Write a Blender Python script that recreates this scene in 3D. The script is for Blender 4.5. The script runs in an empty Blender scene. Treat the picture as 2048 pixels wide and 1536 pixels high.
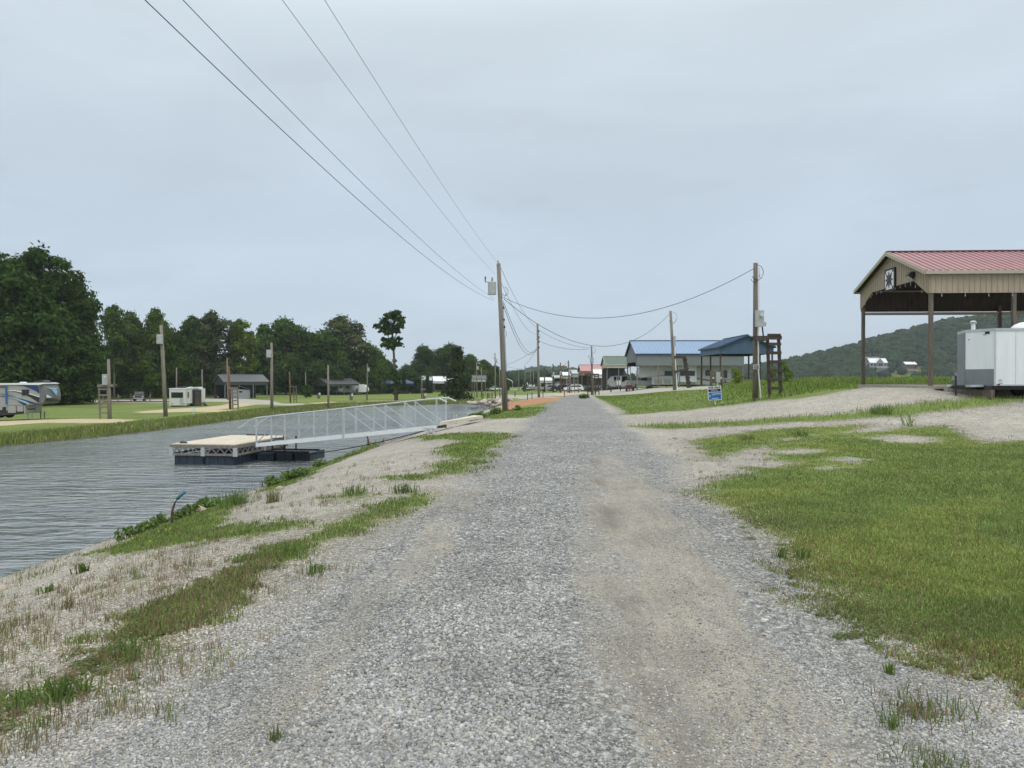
import bpy, math, random
import numpy as np
from mathutils import Vector, Matrix
R = math.radians
rng = np.random.default_rng(7)
random.seed(7)
sc = bpy.context.scene
COL = sc.collection

# ------------------------------------------------------------------ camera, sky, sun, exposure
F = 1500.0; EYE = 1.7; PITCH = math.atan(10 / F)
cam = bpy.data.objects.new('camera', bpy.data.cameras.new('camera')); COL.objects.link(cam)
cam.location = (0, 0, EYE); cam.rotation_euler = (R(90) - PITCH, 0, 0)
cam.data.sensor_width = 36; cam.data.lens = 36 * F / 2048
cam.data.clip_start = 0.05; cam.data.clip_end = 9000
sc.camera = cam
SUN_EL, SUN_AZ = 58, 150
w = bpy.data.worlds.new('World'); sc.world = w; w.use_nodes = True
nt = w.node_tree; nt.nodes.clear()
def N(nt, t, **k):
    n = nt.nodes.new(t)
    for a, b in k.items():
        if a.startswith('i_'):
            n.inputs[a[2:].replace('_', ' ')].default_value = b
        else: setattr(n, a, b)
    return n
L = lambda nt, a, b: nt.links.new(a, b)
out = N(nt, 'ShaderNodeOutputWorld'); bg = N(nt, 'ShaderNodeBackground'); bg.inputs[1].default_value = 0.1
sky = N(nt, 'ShaderNodeTexSky'); sky.sky_type = 'NISHITA'; sky.sun_disc = False
sky.sun_elevation = R(SUN_EL); sky.sun_rotation = R(SUN_AZ)
tc = N(nt, 'ShaderNodeTexCoord'); sep = N(nt, 'ShaderNodeSeparateXYZ'); L(nt, tc.outputs['Generated'], sep.inputs[0])
ramp = N(nt, 'ShaderNodeValToRGB'); L(nt, sep.outputs[2], ramp.inputs[0])
e = ramp.color_ramp.elements
e[0].position = 0.0; e[0].color = (.548, .655, .756, 1)
e[1].position = 1.0; e[1].color = (1.75, 1.76, 1.72, 1)
for p, c in ((.12, (.514, .608, .706)), (.25, (.512, .594, .682)), (.42, (.612, .700, .768)), (.6, (1.05, 1.10, 1.12))):
    q = e.new(p); q.color = (*c, 1)
mp = N(nt, 'ShaderNodeMapping'); mp.inputs['Scale'].default_value = (1, 1, 3.2); L(nt, tc.outputs['Generated'], mp.inputs[0])
n1 = N(nt, 'ShaderNodeTexNoise', i_Scale=1.7, i_Detail=5.0, i_Roughness=.5); L(nt, mp.outputs[0], n1.inputs[0])
n1.inputs['Distortion'].default_value = .6
mr = N(nt, 'ShaderNodeMapRange'); L(nt, n1.outputs[0], mr.inputs[0])
mr.inputs[1].default_value = .25; mr.inputs[2].default_value = .75; mr.inputs[3].default_value = .885; mr.inputs[4].default_value = 1.10
n2 = N(nt, 'ShaderNodeTexNoise', i_Scale=5.5, i_Detail=4.0); L(nt, mp.outputs[0], n2.inputs[0])
mr2 = N(nt, 'ShaderNodeMapRange'); L(nt, n2.outputs[0], mr2.inputs[0])
mr2.inputs[1].default_value = .22; mr2.inputs[2].default_value = .42; mr2.inputs[3].default_value = .93; mr2.inputs[4].default_value = 1.0
mm = N(nt, 'ShaderNodeMath', operation='MULTIPLY'); L(nt, mr.outputs[0], mm.inputs[0]); L(nt, mr2.outputs[0], mm.inputs[1])
vm = N(nt, 'ShaderNodeVectorMath', operation='SCALE'); L(nt, ramp.outputs[0], vm.inputs[0]); L(nt, mm.outputs[0], vm.inputs['Scale'])
vs = N(nt, 'ShaderNodeVectorMath', operation='SCALE'); L(nt, vm.outputs[0], vs.inputs[0]); vs.inputs['Scale'].default_value = 11.2
mx = N(nt, 'ShaderNodeMix', data_type='RGBA'); mx.inputs[0].default_value = .95
L(nt, sky.outputs[0], mx.inputs[6]); L(nt, vs.outputs[0], mx.inputs[7])
L(nt, mx.outputs[2], bg.inputs[0]); L(nt, bg.outputs[0], out.inputs[0])
sun = bpy.data.objects.new('sun', bpy.data.lights.new('sun', 'SUN')); COL.objects.link(sun)
sun.data.energy = 1.0; sun.data.angle = R(25); sun.data.color = (1, .96, .9)
sun.rotation_euler = (R(90 - SUN_EL), 0, R(180 - SUN_AZ))
sun.location = (0, 0, 50)
sc.view_settings.view_transform = 'Standard'; sc.view_settings.look = 'None'
sc.view_settings.exposure = 0.0; sc.view_settings.gamma = 1.0

# ------------------------------------------------------------------ terrain function
def S(t):
    t = np.clip(t, 0, 1); return t * t * (3 - 2 * t)
def seg_d(X, Y, poly):
    d = np.full(X.shape, 1e9); ins = np.zeros(X.shape, bool); n = len(poly)
    for i in range(n):
        ax, ay = poly[i]; bx, by = poly[(i + 1) % n]
        dx, dy = bx - ax, by - ay; l2 = dx * dx + dy * dy + 1e-12
        t = np.clip(((X - ax) * dx + (Y - ay) * dy) / l2, 0, 1)
        d = np.minimum(d, (X - ax - t * dx) ** 2 + (Y - ay - t * dy) ** 2)
        c = ((ay > Y) != (by > Y)); xx = ax + (Y - ay) * dx / (dy if abs(dy) > 1e-9 else 1e-9)
        ins ^= c & (X < xx)
    d = np.sqrt(d); return np.where(ins, d, -d)
CANAL = [(-13, -30), (-10.5, 0), (-9.3, 14), (-8.8, 18), (-8.5, 25), (-7.8, 32), (-7.9, 42), (-6.6, 50), (-5.2, 64), (-3.6, 79), (-2.9, 90), (-2.6, 100), (-4, 107),
         (-8, 111), (-15, 105), (-21, 97), (-24.5, 79), (-25, 60), (-26, 48), (-28, 40), (-31, 25), (-34, 0), (-36, -30)]
def Hf(x, y):
    x = np.asarray(x, float); y = np.asarray(y, float)
    sh = x.shape; x = np.atleast_1d(x); y = np.atleast_1d(y)
    u = x - 0.083 * np.minimum(y, 130)
    zr = -.15 * S((y - 15) / 45) - .35 * S((y - 55) / 50) - 1.0 * S((y - 105) / 95) - 1.0 * S((y - 190) / 120)
    amp = np.interp(y, [0, 60, 105, 150, 190, 220], [1.35, 1.35, 1.0, .7, .3, 0])
    rise = amp * S((y - 19) / 13) * S((u - 3) / 10)
    rise = rise + .3 * S((y - 40) / 8) * S((x - 18) / 6) * (1 - S((y - 70) / 20))
    rise = rise - .42 * S((x - 17.2) / 1.6) * S((y - 27.5) / 2) * (1 - S((y - 31.6) / .5))
    zright = zr + rise
    bx = np.interp(y, [0, 50, 70, 105, 200, 300, 1000], [60, 46, 40, 38, 42, 50, 300])
    fall = S((x - bx) / 14)
    zright = zright * (1 - fall) + (-3.6) * fall
    tt = np.maximum((-u - 2.5) / 8, 0)
    zl = np.where(tt < 1, zr - (2.0 + zr) * np.minimum(tt, 1) ** 1.6, -2 - (tt - 1) * 2)
    sd = seg_d(x, y, CANAL); s = np.maximum(-sd, 0)
    zf = -2.0 + .4 * np.clip(s / 1.3, 0, 1) - .9 * S((s - 3) / 35) - .4 * S((s - 35) / 80)
    xc = np.interp(y, [-30, 40, 80, 100], [-20, -18, -15, -12])
    wy = S((y - 98) / 14)
    blend = zf * (1 - S((u + 13) / 9)) + zr * S((u + 13) / 9)
    side = np.where(u > -2.5, zright, zl * (1 - wy) + blend * wy)
    z = np.where((x < xc) & (u < -2.5), zf, side)
    z = np.where(sd > 0, np.minimum(z, -2 - .6 * np.minimum(sd, 2)), np.where(s < 1.0, np.maximum(z, -2 + .12 * s), z))
    # gentle unevenness
    near = 1 - S((y - 30) / 60)
    z = z + np.where(sd > 0, 0, 1) * near * (.018 * np.sin(x * 1.9 + y * .7) * np.sin(y * 1.3 - x * .4) + .012 * np.sin(x * 4.1 + 1) * np.sin(y * 3.3))
    # wheel ruts of the road
    z = z - near * .025 * (np.exp(-((u - .55) / .3) ** 2) + np.exp(-((u + 1.2) / .3) ** 2))
    # hills beyond the lake
    sk = np.interp(x, [-400, 150, 286, 330, 360, 400, 430, 470, 500, 546, 700, 1200], [-3.6, -3.6, 9, 16, 24, 34, 42, 52, 60, 64, 80, 85])
    hill = S((y - 690) / 150) * S((x - 130) / 150) * (1 - S((y - 930) / 170))
    z = z * (1 - hill) + sk * hill
    far = S((y - 1100) / 350)
    z = z + far * np.interp(x, [-900, -60, 10, 45, 90, 130, 300], [14, 3, 7, 14, 15, 10, 2])
    return z.reshape(sh)
def gz(x, y): return float(Hf(x, y))
cp, sp_ = math.cos(PITCH), math.sin(PITCH)
def at(px, py, Y):
    a = (px - 1024) / F; b = (768 - py) / F
    dy = cp + b * sp_; dz = -sp_ + b * cp
    return Vector((a / dy * Y, Y, EYE + dz / dy * Y))
def G(px, py, y0=2.2, y1=420):
    a = (px - 1024) / F; b = (768 - py) / F
    dy = cp + b * sp_; dz = -sp_ + b * cp
    Y = y0 * (y1 / y0) ** np.linspace(0, 1, 1500)
    h = EYE + dz / dy * Y - Hf(a / dy * Y, Y)
    i = int(np.argmax(h < 0)) if (h < 0).any() else len(Y) - 1
    i = max(i, 1); t = h[i - 1] / (h[i - 1] - h[i] + 1e-9) if (h < 0).any() else 1
    y = Y[i - 1] + (Y[i] - Y[i - 1]) * min(max(t, 0), 1)
    return Vector((a / dy * y, y, gz(a / dy * y, y)))
def onY(px, Y):
    x = (px - 1024) / F * Y; return Vector((x, Y, gz(x, Y)))

# ------------------------------------------------------------------ materials
MC = {}
def mat(name, c, rough=.8, var=.15, scale=3.0, metal=0.0, bump=0.0, bscale=30.0, stretch=(1, 1, 1), spec=.4, c2=None):
    if name in MC: return MC[name]
    m = bpy.data.materials.new(name); m.use_nodes = True; t = m.node_tree; t.nodes.clear()
    o = N(t, 'ShaderNodeOutputMaterial'); b = N(t, 'ShaderNodeBsdfPrincipled'); L(t, b.outputs[0], o.inputs[0])
    b.inputs['Roughness'].default_value = rough; b.inputs['Metallic'].default_value = metal
    b.inputs['Specular IOR Level'].default_value = spec
    tcx = N(t, 'ShaderNodeTexCoord'); mpx = N(t, 'ShaderNodeMapping'); mpx.inputs['Scale'].default_value = stretch
    L(t, tcx.outputs['Object'], mpx.inputs[0])
    n = N(t, 'ShaderNodeTexNoise', i_Scale=scale, i_Detail=6.0, i_Roughness=.65); L(t, mpx.outputs[0], n.inputs[0])
    r = N(t, 'ShaderNodeValToRGB'); L(t, n.outputs[0], r.inputs[0])
    lo = tuple(max(v * (1 - var), 0) for v in c); hi = c2 or tuple(v * (1 + var) for v in c)
    r.color_ramp.elements[0].position = .3; r.color_ramp.elements[0].color = (*lo, 1)
    r.color_ramp.elements[1].position = .7; r.color_ramp.elements[1].color = (*hi, 1)
    L(t, r.outputs[0], b.inputs['Base Color'])
    if bump:
        n2 = N(t, 'ShaderNodeTexNoise', i_Scale=bscale, i_Detail=5.0); L(t, mpx.outputs[0], n2.inputs[0])
        bp = N(t, 'ShaderNodeBump', i_Strength=bump, i_Distance=.02); L(t, n2.outputs[0], bp.inputs['Height']); L(t, bp.outputs[0], b.inputs['Normal'])
    MC[name] = m; return m
def attr_mat(name, rough=.7, transl=0.0, tint=False, spec=.3):
    m = bpy.data.materials.new(name); m.use_nodes = True; t = m.node_tree; t.nodes.clear()
    o = N(t, 'ShaderNodeOutputMaterial'); b = N(t, 'ShaderNodeBsdfPrincipled')
    a = N(t, 'ShaderNodeAttribute'); a.attribute_name = 'Col'
    n = N(t, 'ShaderNodeTexNoise', i_Scale=1.3, i_Detail=3.0); tcx = N(t, 'ShaderNodeTexCoord'); L(t, tcx.outputs['Object'], n.inputs[0])
    mrx = N(t, 'ShaderNodeMapRange'); L(t, n.outputs[0], mrx.inputs[0]); mrx.inputs[1].default_value = .3; mrx.inputs[2].default_value = .7
    mrx.inputs[3].default_value = .82; mrx.inputs[4].default_value = 1.18
    v = N(t, 'ShaderNodeVectorMath', operation='SCALE'); L(t, a.outputs['Color'], v.inputs[0]); L(t, mrx.outputs[0], v.inputs['Scale'])
    if tint:
        oi = N(t, 'ShaderNodeObjectInfo'); rp = N(t, 'ShaderNodeValToRGB'); L(t, oi.outputs['Random'], rp.inputs[0]); ee = rp.color_ramp.elements
        ee[0].color = (.72, .80, .75, 1); ee[1].color = (1.45, 1.35, 1.0, 1); q_ = ee.new(.5); q_.color = (1.0, 1.05, 1.0, 1)
        vv = N(t, 'ShaderNodeVectorMath', operation='MULTIPLY'); L(t, v.outputs[0], vv.inputs[0]); L(t, rp.outputs[0], vv.inputs[1]); v = vv
    L(t, v.outputs[0], b.inputs['Base Color']); b.inputs['Roughness'].default_value = rough; b.inputs['Specular IOR Level'].default_value = spec
    if transl:
        tr = N(t, 'ShaderNodeBsdfTranslucent'); L(t, v.outputs[0], tr.inputs[0]); ms = N(t, 'ShaderNodeMixShader'); ms.inputs[0].default_value = transl
        L(t, b.outputs[0], ms.inputs[1]); L(t, tr.outputs[0], ms.inputs[2]); L(t, ms.outputs[0], o.inputs[0])
    else: L(t, b.outputs[0], o.inputs[0])
    MC[name] = m; return m
mat('wood_grey', (.20, .18, .15), .9, .35, 2.2, bump=.6, bscale=14, stretch=(6, 6, .5))
mat('wood_brown', (.15, .125, .10), .9, .4, 2.5, bump=.6, bscale=14, stretch=(6, 6, .6))
mat('wood_dark', (.07, .055, .045), .9, .4, 2.5, bump=.5, bscale=14, stretch=(6, 6, .6))
mat('wood_red', (.16, .085, .06), .9, .35, 2.5, bump=.5, bscale=14, stretch=(6, 6, .6))
mat('wood_pole', (.235, .205, .165), .9, .4, 1.6, bump=.7, bscale=12, stretch=(7, 7, .35), c2=(.30, .27, .225))
mat('galv', (.52, .55, .57), .45, .12, 5, metal=.55)
mat('galv_dark', (.30, .32, .33), .5, .15, 5, metal=.4)
mat('white_paint', (.76, .785, .80), .38, .05, 1.6, stretch=(3, 3, .4))
mat('offwhite', (.62, .62, .58), .4, .06, 1.2)
mat('grey_box', (.40, .42, .42), .5, .12, 4)
mat('black_rubber', (.025, .025, .026), .8, .3, 8)
mat('black_metal', (.03, .03, .032), .5, .3, 6)
mat('glass_dark', (.012, .014, .016), .08, .2, 2, spec=.6)
mat('wire', (.035, .035, .038), .7, .2, 4)
mat('tan_siding', (.37, .305, .225), .55, .10, 1.5, stretch=(3, 3, .4))
mat('tan_trim', (.42, .37, .29), .5, .06, 1)
mat('red_roof', (.38, .205, .21), .38, .10, .5, metal=.15)
mat('ridge_dark', (.10, .03, .05), .5, .1, 2)
mat('navy_sheet', (.045, .085, .15), .45, .08, .6, metal=.2)
mat('blue_roof', (.19, .29, .44), .32, .05, .6, metal=.2)
mat('blue_siding', (.075, .13, .20), .5, .06, .8)
mat('blue_trim', (.035, .075, .13), .5, .1, 1)
mat('grey_siding', (.20, .22, .222), .5, .05, .8)
mat('green_roof', (.085, .135, .105), .5, .08, .6)
mat('cream_siding', (.50, .48, .40), .55, .06, .8)
mat('pink_roof', (.44, .20, .205), .4, .08, .6)
mat('brown_siding', (.26, .19, .14), .6, .08, .8)
mat('white_roof', (.70, .73, .76), .4, .05, .8)
mat('palegrey_roof', (.40, .44, .44), .45, .06, .8)
mat('grey_roof', (.095, .10, .105), .5, .08, .8)
mat('charcoal', (.075, .08, .085), .6, .1, .8)
mat('navy_roof', (.03, .055, .13), .45, .1, .8)
mat('concrete', (.36, .33, .28), .9, .2, 2.5, bump=.3, bscale=20)
mat('concrete_pale', (.55, .52, .42), .9, .15, 2.5, bump=.2, bscale=20)
mat('under_roof_shade', (.035, .03, .026), .95, .3, 2)
mat('deck_top', (.55, .50, .40), .9, .22, 1.3, stretch=(5, .8, 1), bump=.3)
mat('float_blue', (.028, .042, .060), .5, .3, 2)
mat('shingle', (.14, .13, .125), .9, .2, 6)
mat('brick', (.22, .12, .09), .9, .2, 6)
mat('bark', (.10, .085, .065), .95, .35, 3, bump=.6, stretch=(4, 4, 1))
mat('bark_pale', (.20, .185, .15), .95, .35, 3, bump=.5, stretch=(4, 4, 1))
mat('rust', (.12, .065, .05), .9, .35, 8, bump=.4)
mat('teal_paint', (.05, .16, .22), .6, .2, 6)
mat('navy_paint', (.02, .05, .14), .35, .1, 2)
mat('blue_paint', (.04, .12, .30), .35, .1, 2)
mat('silver_paint', (.36, .37, .37), .35, .06, 2, metal=.2)
mat('black_paint', (.018, .018, .02), .25, .1, 2, spec=.6)
mat('grey_paint', (.15, .16, .165), .35, .06, 2)
mat('rv_grey', (.34, .34, .33), .4, .05, 1)
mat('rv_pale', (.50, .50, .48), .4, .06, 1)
mat('sign_blue', (.012, .145, .50), .4, .05, 1)
mat('sign_black', (.012, .012, .016), .5, .1, 1)
mat('maroon', (.11, .03, .04), .5, .2, 6)
mat('light_blue', (.30, .50, .65), .4, .1, 2)
mat('stoneguard', (.21, .23, .245), .5, .10, 2.5, metal=.25, bump=.4, bscale=60)
mat('soft_glass', (.55, .58, .58), .2, .1, 4)
leafm = attr_mat('leaf', .8, .25, True, spec=.1); bladem = attr_mat('blade', .7, .35); stonem = attr_mat('stone', .85, 0)

# ------------------------------------------------------------------ mesh helpers
class MB:
    def __init__(s): s.v = []; s.f = []; s.m = []; s.mi = 0
    def add(s, vs, fs, mi=None):
        b = len(s.v); s.v += [tuple(q) for q in vs]; s.f += [tuple(i + b for i in q) for q in fs]; s.m += [s.mi if mi is None else mi] * len(fs)
    def box(s, x0, x1, y0, y1, z0, z1, mi=None):
        x0, x1 = min(x0, x1), max(x0, x1); y0, y1 = min(y0, y1), max(y0, y1); z0, z1 = min(z0, z1), max(z0, z1)
        s.add([(x0, y0, z0), (x1, y0, z0), (x1, y1, z0), (x0, y1, z0), (x0, y0, z1), (x1, y0, z1), (x1, y1, z1), (x0, y1, z1)],
              [(0, 3, 2, 1), (4, 5, 6, 7), (0, 1, 5, 4), (1, 2, 6, 5), (2, 3, 7, 6), (3, 0, 4, 7)], mi); return s
    def bar(s, a, b, wx, wy, mi=None):
        a = Vector(a); b = Vector(b); d = (b - a).normalized()
        up = Vector((0, 1, 0)) if abs(d.y) < .9 else Vector((1, 0, 0))
        sx = d.cross(up).normalized() * wx / 2; sy = d.cross(sx).normalized() * wy / 2
        vs = [p + i * sx + j * sy for p in (a, b) for i, j in ((-1, -1), (1, -1), (1, 1), (-1, 1))]
        s.add(vs, [(0, 1, 2, 3), (7, 6, 5, 4), (0, 4, 5, 1), (1, 5, 6, 2), (2, 6, 7, 3), (3, 7, 4, 0)], mi); return s
    def tube(s, pts, rs, n=8, mi=None, cap=True):
        pts = [Vector(p) for p in pts]
        if not hasattr(rs, '__len__'): rs = [rs] * len(pts)
        vs = []
        for i, p in enumerate(pts):
            d = (pts[min(i + 1, len(pts) - 1)] - pts[max(i - 1, 0)]).normalized()
            up = Vector((0, 0, 1)) if abs(d.z) < .9 else Vector((1, 0, 0))
            a = d.cross(up).normalized(); b = d.cross(a)
            for k in range(n):
                t = 2 * math.pi * k / n; vs.append(p + (a * math.cos(t) + b * math.sin(t)) * rs[i])
        fs = [(i * n + k, i * n + (k + 1) % n, (i + 1) * n + (k + 1) % n, (i + 1) * n + k) for i in range(len(pts) - 1) for k in range(n)]
        if cap: fs += [tuple(range(n))[::-1], tuple((len(pts) - 1) * n + k for k in range(n))]
        s.add(vs, fs, mi); return s
    def prism(s, prof, y0, y1, mi=None, ins=0.0):
        # profile in x,z extruded along y; ins pulls the sides in towards the top
        n = len(prof); zs = [p[1] for p in prof]; zl, zh = min(zs), max(zs)
        k = lambda z: ins * max(0, (z - zl) / (zh - zl + 1e-9) - .45) / .55
        vs = [(x, y0 + k(z), z) for x, z in prof] + [(x, y1 - k(z), z) for x, z in prof]
        fs = [tuple(range(n)), tuple(range(2 * n - 1, n - 1, -1))] + [(i, i + n, (i + 1) % n + n, (i + 1) % n) for i in range(n)]
        s.add(vs, fs, mi); return s
    def poly(s, pts, th, nrm, mi=None):
        nrm = Vector(nrm).normalized() * th; n = len(pts)
        vs = [Vector(p) for p in pts] + [Vector(p) + nrm for p in pts]
        s.add(vs, [tuple(range(n - 1, -1, -1)), tuple(range(n, 2 * n))] + [(i, (i + 1) % n, (i + 1) % n + n, i + n) for i in range(n)], mi); return s
    def build(s, name, mats, parent=None, smooth=False, loc=None):
        me = bpy.data.meshes.new(name); me.from_pydata(s.v, [], s.f)
        if not isinstance(mats, (list, tuple)): mats = [mats]
        for q in mats: me.materials.append(MC[q] if isinstance(q, str) else q)
        if len(mats) > 1: me.polygons.foreach_set('material_index', s.m)
        if smooth: me.polygons.foreach_set('use_smooth', [True] * len(me.polygons))
        me.update(); o = bpy.data.objects.new(name, me); COL.objects.link(o)
        if parent: o.parent = parent
        if loc is not None: o.location = loc
        return o
def tag(o, label=None, cat=None, group=None, kind=None):
    if label: o['label'] = label
    if cat: o['category'] = cat
    if group: o['group'] = group
    if kind: o['kind'] = kind
    return o
def thing(name, loc, label, cat, rz=0, group=None):
    o = bpy.data.objects.new(name, None); o.empty_display_size = .3; COL.objects.link(o); o.location = loc; o.rotation_euler = (0, 0, rz)
    return tag(o, label, cat, group)
def children(o): return [c for c in bpy.data.objects if c.parent == o]
def dup(o, parent=None, loc=None, rz=None, s=None, label=None, group=None, top=True):
    c = o.copy(); COL.objects.link(c)
    if parent: c.parent = parent
    for ch in children(o): dup(ch, c, top=False)
    if top:
        if loc is not None: c.location = loc
        if rz is not None: c.rotation_euler = (0, 0, rz)
        if s is not None: c.scale = s if hasattr(s, '__len__') else (s, s, s)
        if label: c['label'] = label
        if group: c['group'] = group
    return c
def np_mesh(name, V, Fc, mats, cols=None, parent=None, smooth=False):
    me = bpy.data.meshes.new(name); n = len(V); me.vertices.add(n); me.vertices.foreach_set('co', np.asarray(V, np.float32).ravel())
    k = Fc.shape[1]; m = len(Fc); me.loops.add(m * k); me.loops.foreach_set('vertex_index', Fc.astype(np.int32).ravel())
    me.polygons.add(m); me.polygons.foreach_set('loop_start', np.arange(0, m * k, k, dtype=np.int32))
    try: me.polygons.foreach_set('loop_total', np.full(m, k, dtype=np.int32))
    except Exception: pass
    if smooth: me.polygons.foreach_set('use_smooth', np.ones(m, bool))
    me.update(calc_edges=True)
    if cols is not None:
        a = me.attributes.new('Col', 'FLOAT_COLOR', 'POINT'); c4 = np.ones((n, 4), np.float32); c4[:, :3] = cols; a.data.foreach_set('color', c4.ravel())
    for q in (mats if isinstance(mats, (list, tuple)) else [mats]): me.materials.append(MC[q] if isinstance(q, str) else q)
    o = bpy.data.objects.new(name, me); COL.objects.link(o)
    if parent: o.parent = parent
    return o
def text_mesh(txt, size, mname, parent, name='lettering', loc=(0, 0, 0), rot=(0, 0, 0), bold=0.0, sx=1):
    c = bpy.data.curves.new('t', 'FONT'); c.body = txt; c.size = size; c.align_x = 'CENTER'; c.align_y = 'CENTER'; c.extrude = .004; c.offset = bold
    o = bpy.data.objects.new('t', c); COL.objects.link(o); bpy.context.view_layer.update()
    me = bpy.data.meshes.new_from_object(o.evaluated_get(bpy.context.evaluated_depsgraph_get())); bpy.data.objects.remove(o)
    me.materials.clear(); me.materials.append(MC[mname]); q = bpy.data.objects.new(name, me); COL.objects.link(q); q.parent = parent; q.location = loc; q.rotation_euler = rot; q.scale = (sx, 1, 1)
    return q

# ------------------------------------------------------------------ ground patches (outlines on the ground, in world metres)
def W(pts): return [tuple(G(a, b)[:2]) for a, b in pts]
W2 = lambda l: [W(p) for p in l]
LAWN = W([(1385, 988), (1440, 958), (1500, 948), (1545, 915), (1530, 885), (1600, 876), (1640, 868), (1750, 864), (1830, 856), (1890, 852), (1925, 868), (1965, 886), (2060, 882)]) + [(21, 19.5), (22, 2)] + \
    W([(2060, 1400), (1990, 1345), (1900, 1312), (1830, 1285), (1740, 1272), (1655, 1245), (1640, 1205), (1600, 1135), (1565, 1092), (1500, 1045), (1420, 1005)])
STRIP = W([(1255, 853), (1340, 848), (1480, 843), (1620, 832), (1700, 825), (1820, 808), (1900, 801), (2048, 791), (2120, 786), (2120, 796), (2048, 803), (1900, 822), (1800, 832), (1700, 839), (1560, 846), (1450, 853), (1330, 858)])
PATCH = W([(1385, 880), (1500, 862), (1640, 852), (1740, 850), (1680, 866), (1560, 880), (1480, 905), (1420, 918)])
RIGHTG = W([(1245, 829), (1330, 823), (1440, 813), (1511, 804), (1600, 797), (1640, 791), (1700, 780), (1722, 777)]) + [(19, 41.6), (34, 41.6), (60, 30), (120, 60), (120, 320), (24, 320), (14.2, 130), (11.2, 104), (8.6, 75), (6.9, 52), (6.3, 42)]
LP1 = W([(785, 953), (870, 945), (860, 935), (905, 918), (880, 906), (890, 893), (920, 882), (850, 880), (825, 876), (880, 871), (940, 866), (1020, 867), (1032, 874), (1000, 890), (985, 915), (950, 940), (880, 952), (830, 959), (785, 959)])
LP2 = W([(635, 997), (700, 986), (755, 990), (700, 1001)])
LP3 = W([(490, 1118), (560, 1085), (640, 1055), (700, 1030), (760, 1012), (830, 985), (872, 988), (860, 1007), (800, 1032), (740, 1062), (660, 1084), (620, 1104), (560, 1133), (505, 1130)])
LP4 = W([(-80, 1420), (100, 1352), (200, 1305), (260, 1230), (350, 1190), (470, 1140), (525, 1120), (510, 1160), (430, 1205), (380, 1255), (300, 1305), (180, 1370), (90, 1430), (-60, 1500)])
LP5 = W([(185, 1107), (270, 1075), (330, 1045), (390, 1020), (480, 1000), (440, 1030), (450, 1058), (560, 1045), (640, 1040), (600, 1055), (500, 1078), (400, 1085), (300, 1100), (200, 1116)])
LP6 = W([(530, 980), (600, 945), (680, 912), (740, 886), (770, 884), (735, 900), (676, 924), (614, 952), (556, 979)])
LG = W([(925, 838), (985, 821), (1016, 812), (1060, 803), (1118, 797), (1122, 800), (1100, 812), (1072, 831), (1045, 836), (980, 839)]) 
ENDG = [(-60, 112), (-14, 108.5), (-7, 112.5), (-1.5, 104), (2, 96), (5.8, 90), (7.2, 106), (9, 130), (14, 220), (24, 320), (-60, 320)]
FARG = [(-24.5, 79), (-21, 97), (-15, 105), (-8, 111), (-8, 900), (-900, 900), (-900, -60), (-36, -60), (-34, 0), (-31, 25), (-28, 40), (-26, 48), (-25, 60)]
CUTS = W2([[(1540, 903), (1600, 897), (1650, 901), (1600, 908), (1550, 909)], [(1660, 920), (1700, 914), (1735, 919), (1700, 926)], [(1480, 926), (1540, 919), (1590, 925), (1540, 937), (1490, 936)], [(1740, 876), (1800, 870), (1870, 876), (1850, 886), (1780, 884)], [(1610, 936), (1660, 932), (1690, 936), (1650, 941)]])
GRASS = [LAWN, STRIP, PATCH, RIGHTG, LP1, LP2, LP3, LP4, LP5, LP6, LG, ENDG, FARG]
SAND = [W(p) for p in (
    [(-60, 843), (0, 842), (146, 838), (220, 838), (268, 840), (244, 845), (171, 846), (93, 845), (0, 851), (-60, 853)],
    [(268, 824), (342, 818), (415, 814), (464, 806), (505, 804), (525, 807), (497, 811), (464, 816), (400, 823), (293, 826)],
    [(400, 820), (475, 820), (545, 820), (540, 823), (507, 824.5), (400, 824)],
    [(655, 812), (708, 805), (740, 801.5), (816, 800.5), (803, 805.5), (746, 809.5), (689, 813.5)],
    [(600, 806.5), (663, 803.5), (701, 804.5), (638, 808.5)], [(1120, 792), (1150, 789), (1180, 785), (1110, 786), (1060, 792)])]
PATH = [W(p) for p in (
    [(165, 855), (330, 840), (400, 833), (513, 824), (582, 818), (620, 813), (650, 812), (710, 812), (650, 820), (620, 819), (582, 823), (513, 829), (400, 839), (330, 847), (165, 861)],
    [(400, 797), (475, 797), (540, 801), (560, 806), (620, 810), (650, 813), (620, 815), (550, 810), (507, 808), (470, 804), (400, 803)],
    [(1190, 791), (1250, 789.5), (1330, 783), (1420, 778), (1450, 773), (1200, 775)], [(985, 793), (1015, 789), (1110, 789), (1100, 793), (1040, 798), (1000, 797)],
    [(170, 801), (340, 799), (340, 806), (200, 806)])]
ORANGE = [W([(1003, 818), (1018, 803), (1060, 798.5), (1118, 796), (1120, 799), (1080, 807), (1040, 813), (1015, 822)])]
DRY = [W([(0, 1240), (120, 1175), (300, 1110), (560, 1060), (800, 1000), (850, 1010), (640, 1120), (420, 1300), (180, 1450), (-60, 1560), (-80, 1300)]),
       W([(820, 815), (960, 812), (975, 806), (900, 803), (820, 808)]), W([(1500, 1040), (1700, 1250), (1960, 1380), (2048, 1500), (1850, 1480), (1620, 1230), (1450, 1060)])]
def field(X, Y, polys, cap=2.5):
    out = np.full(X.shape, -cap)
    for p in polys:
        a = np.array(p); x0, y0 = a.min(0) - cap; x1, y1 = a.max(0) + cap
        m = (X > x0) & (X < x1) & (Y > y0) & (Y < y1)
        if m.any(): out[m] = np.maximum(out[m], np.clip(seg_d(X[m], Y[m], p), -cap, cap))
    return out
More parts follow.
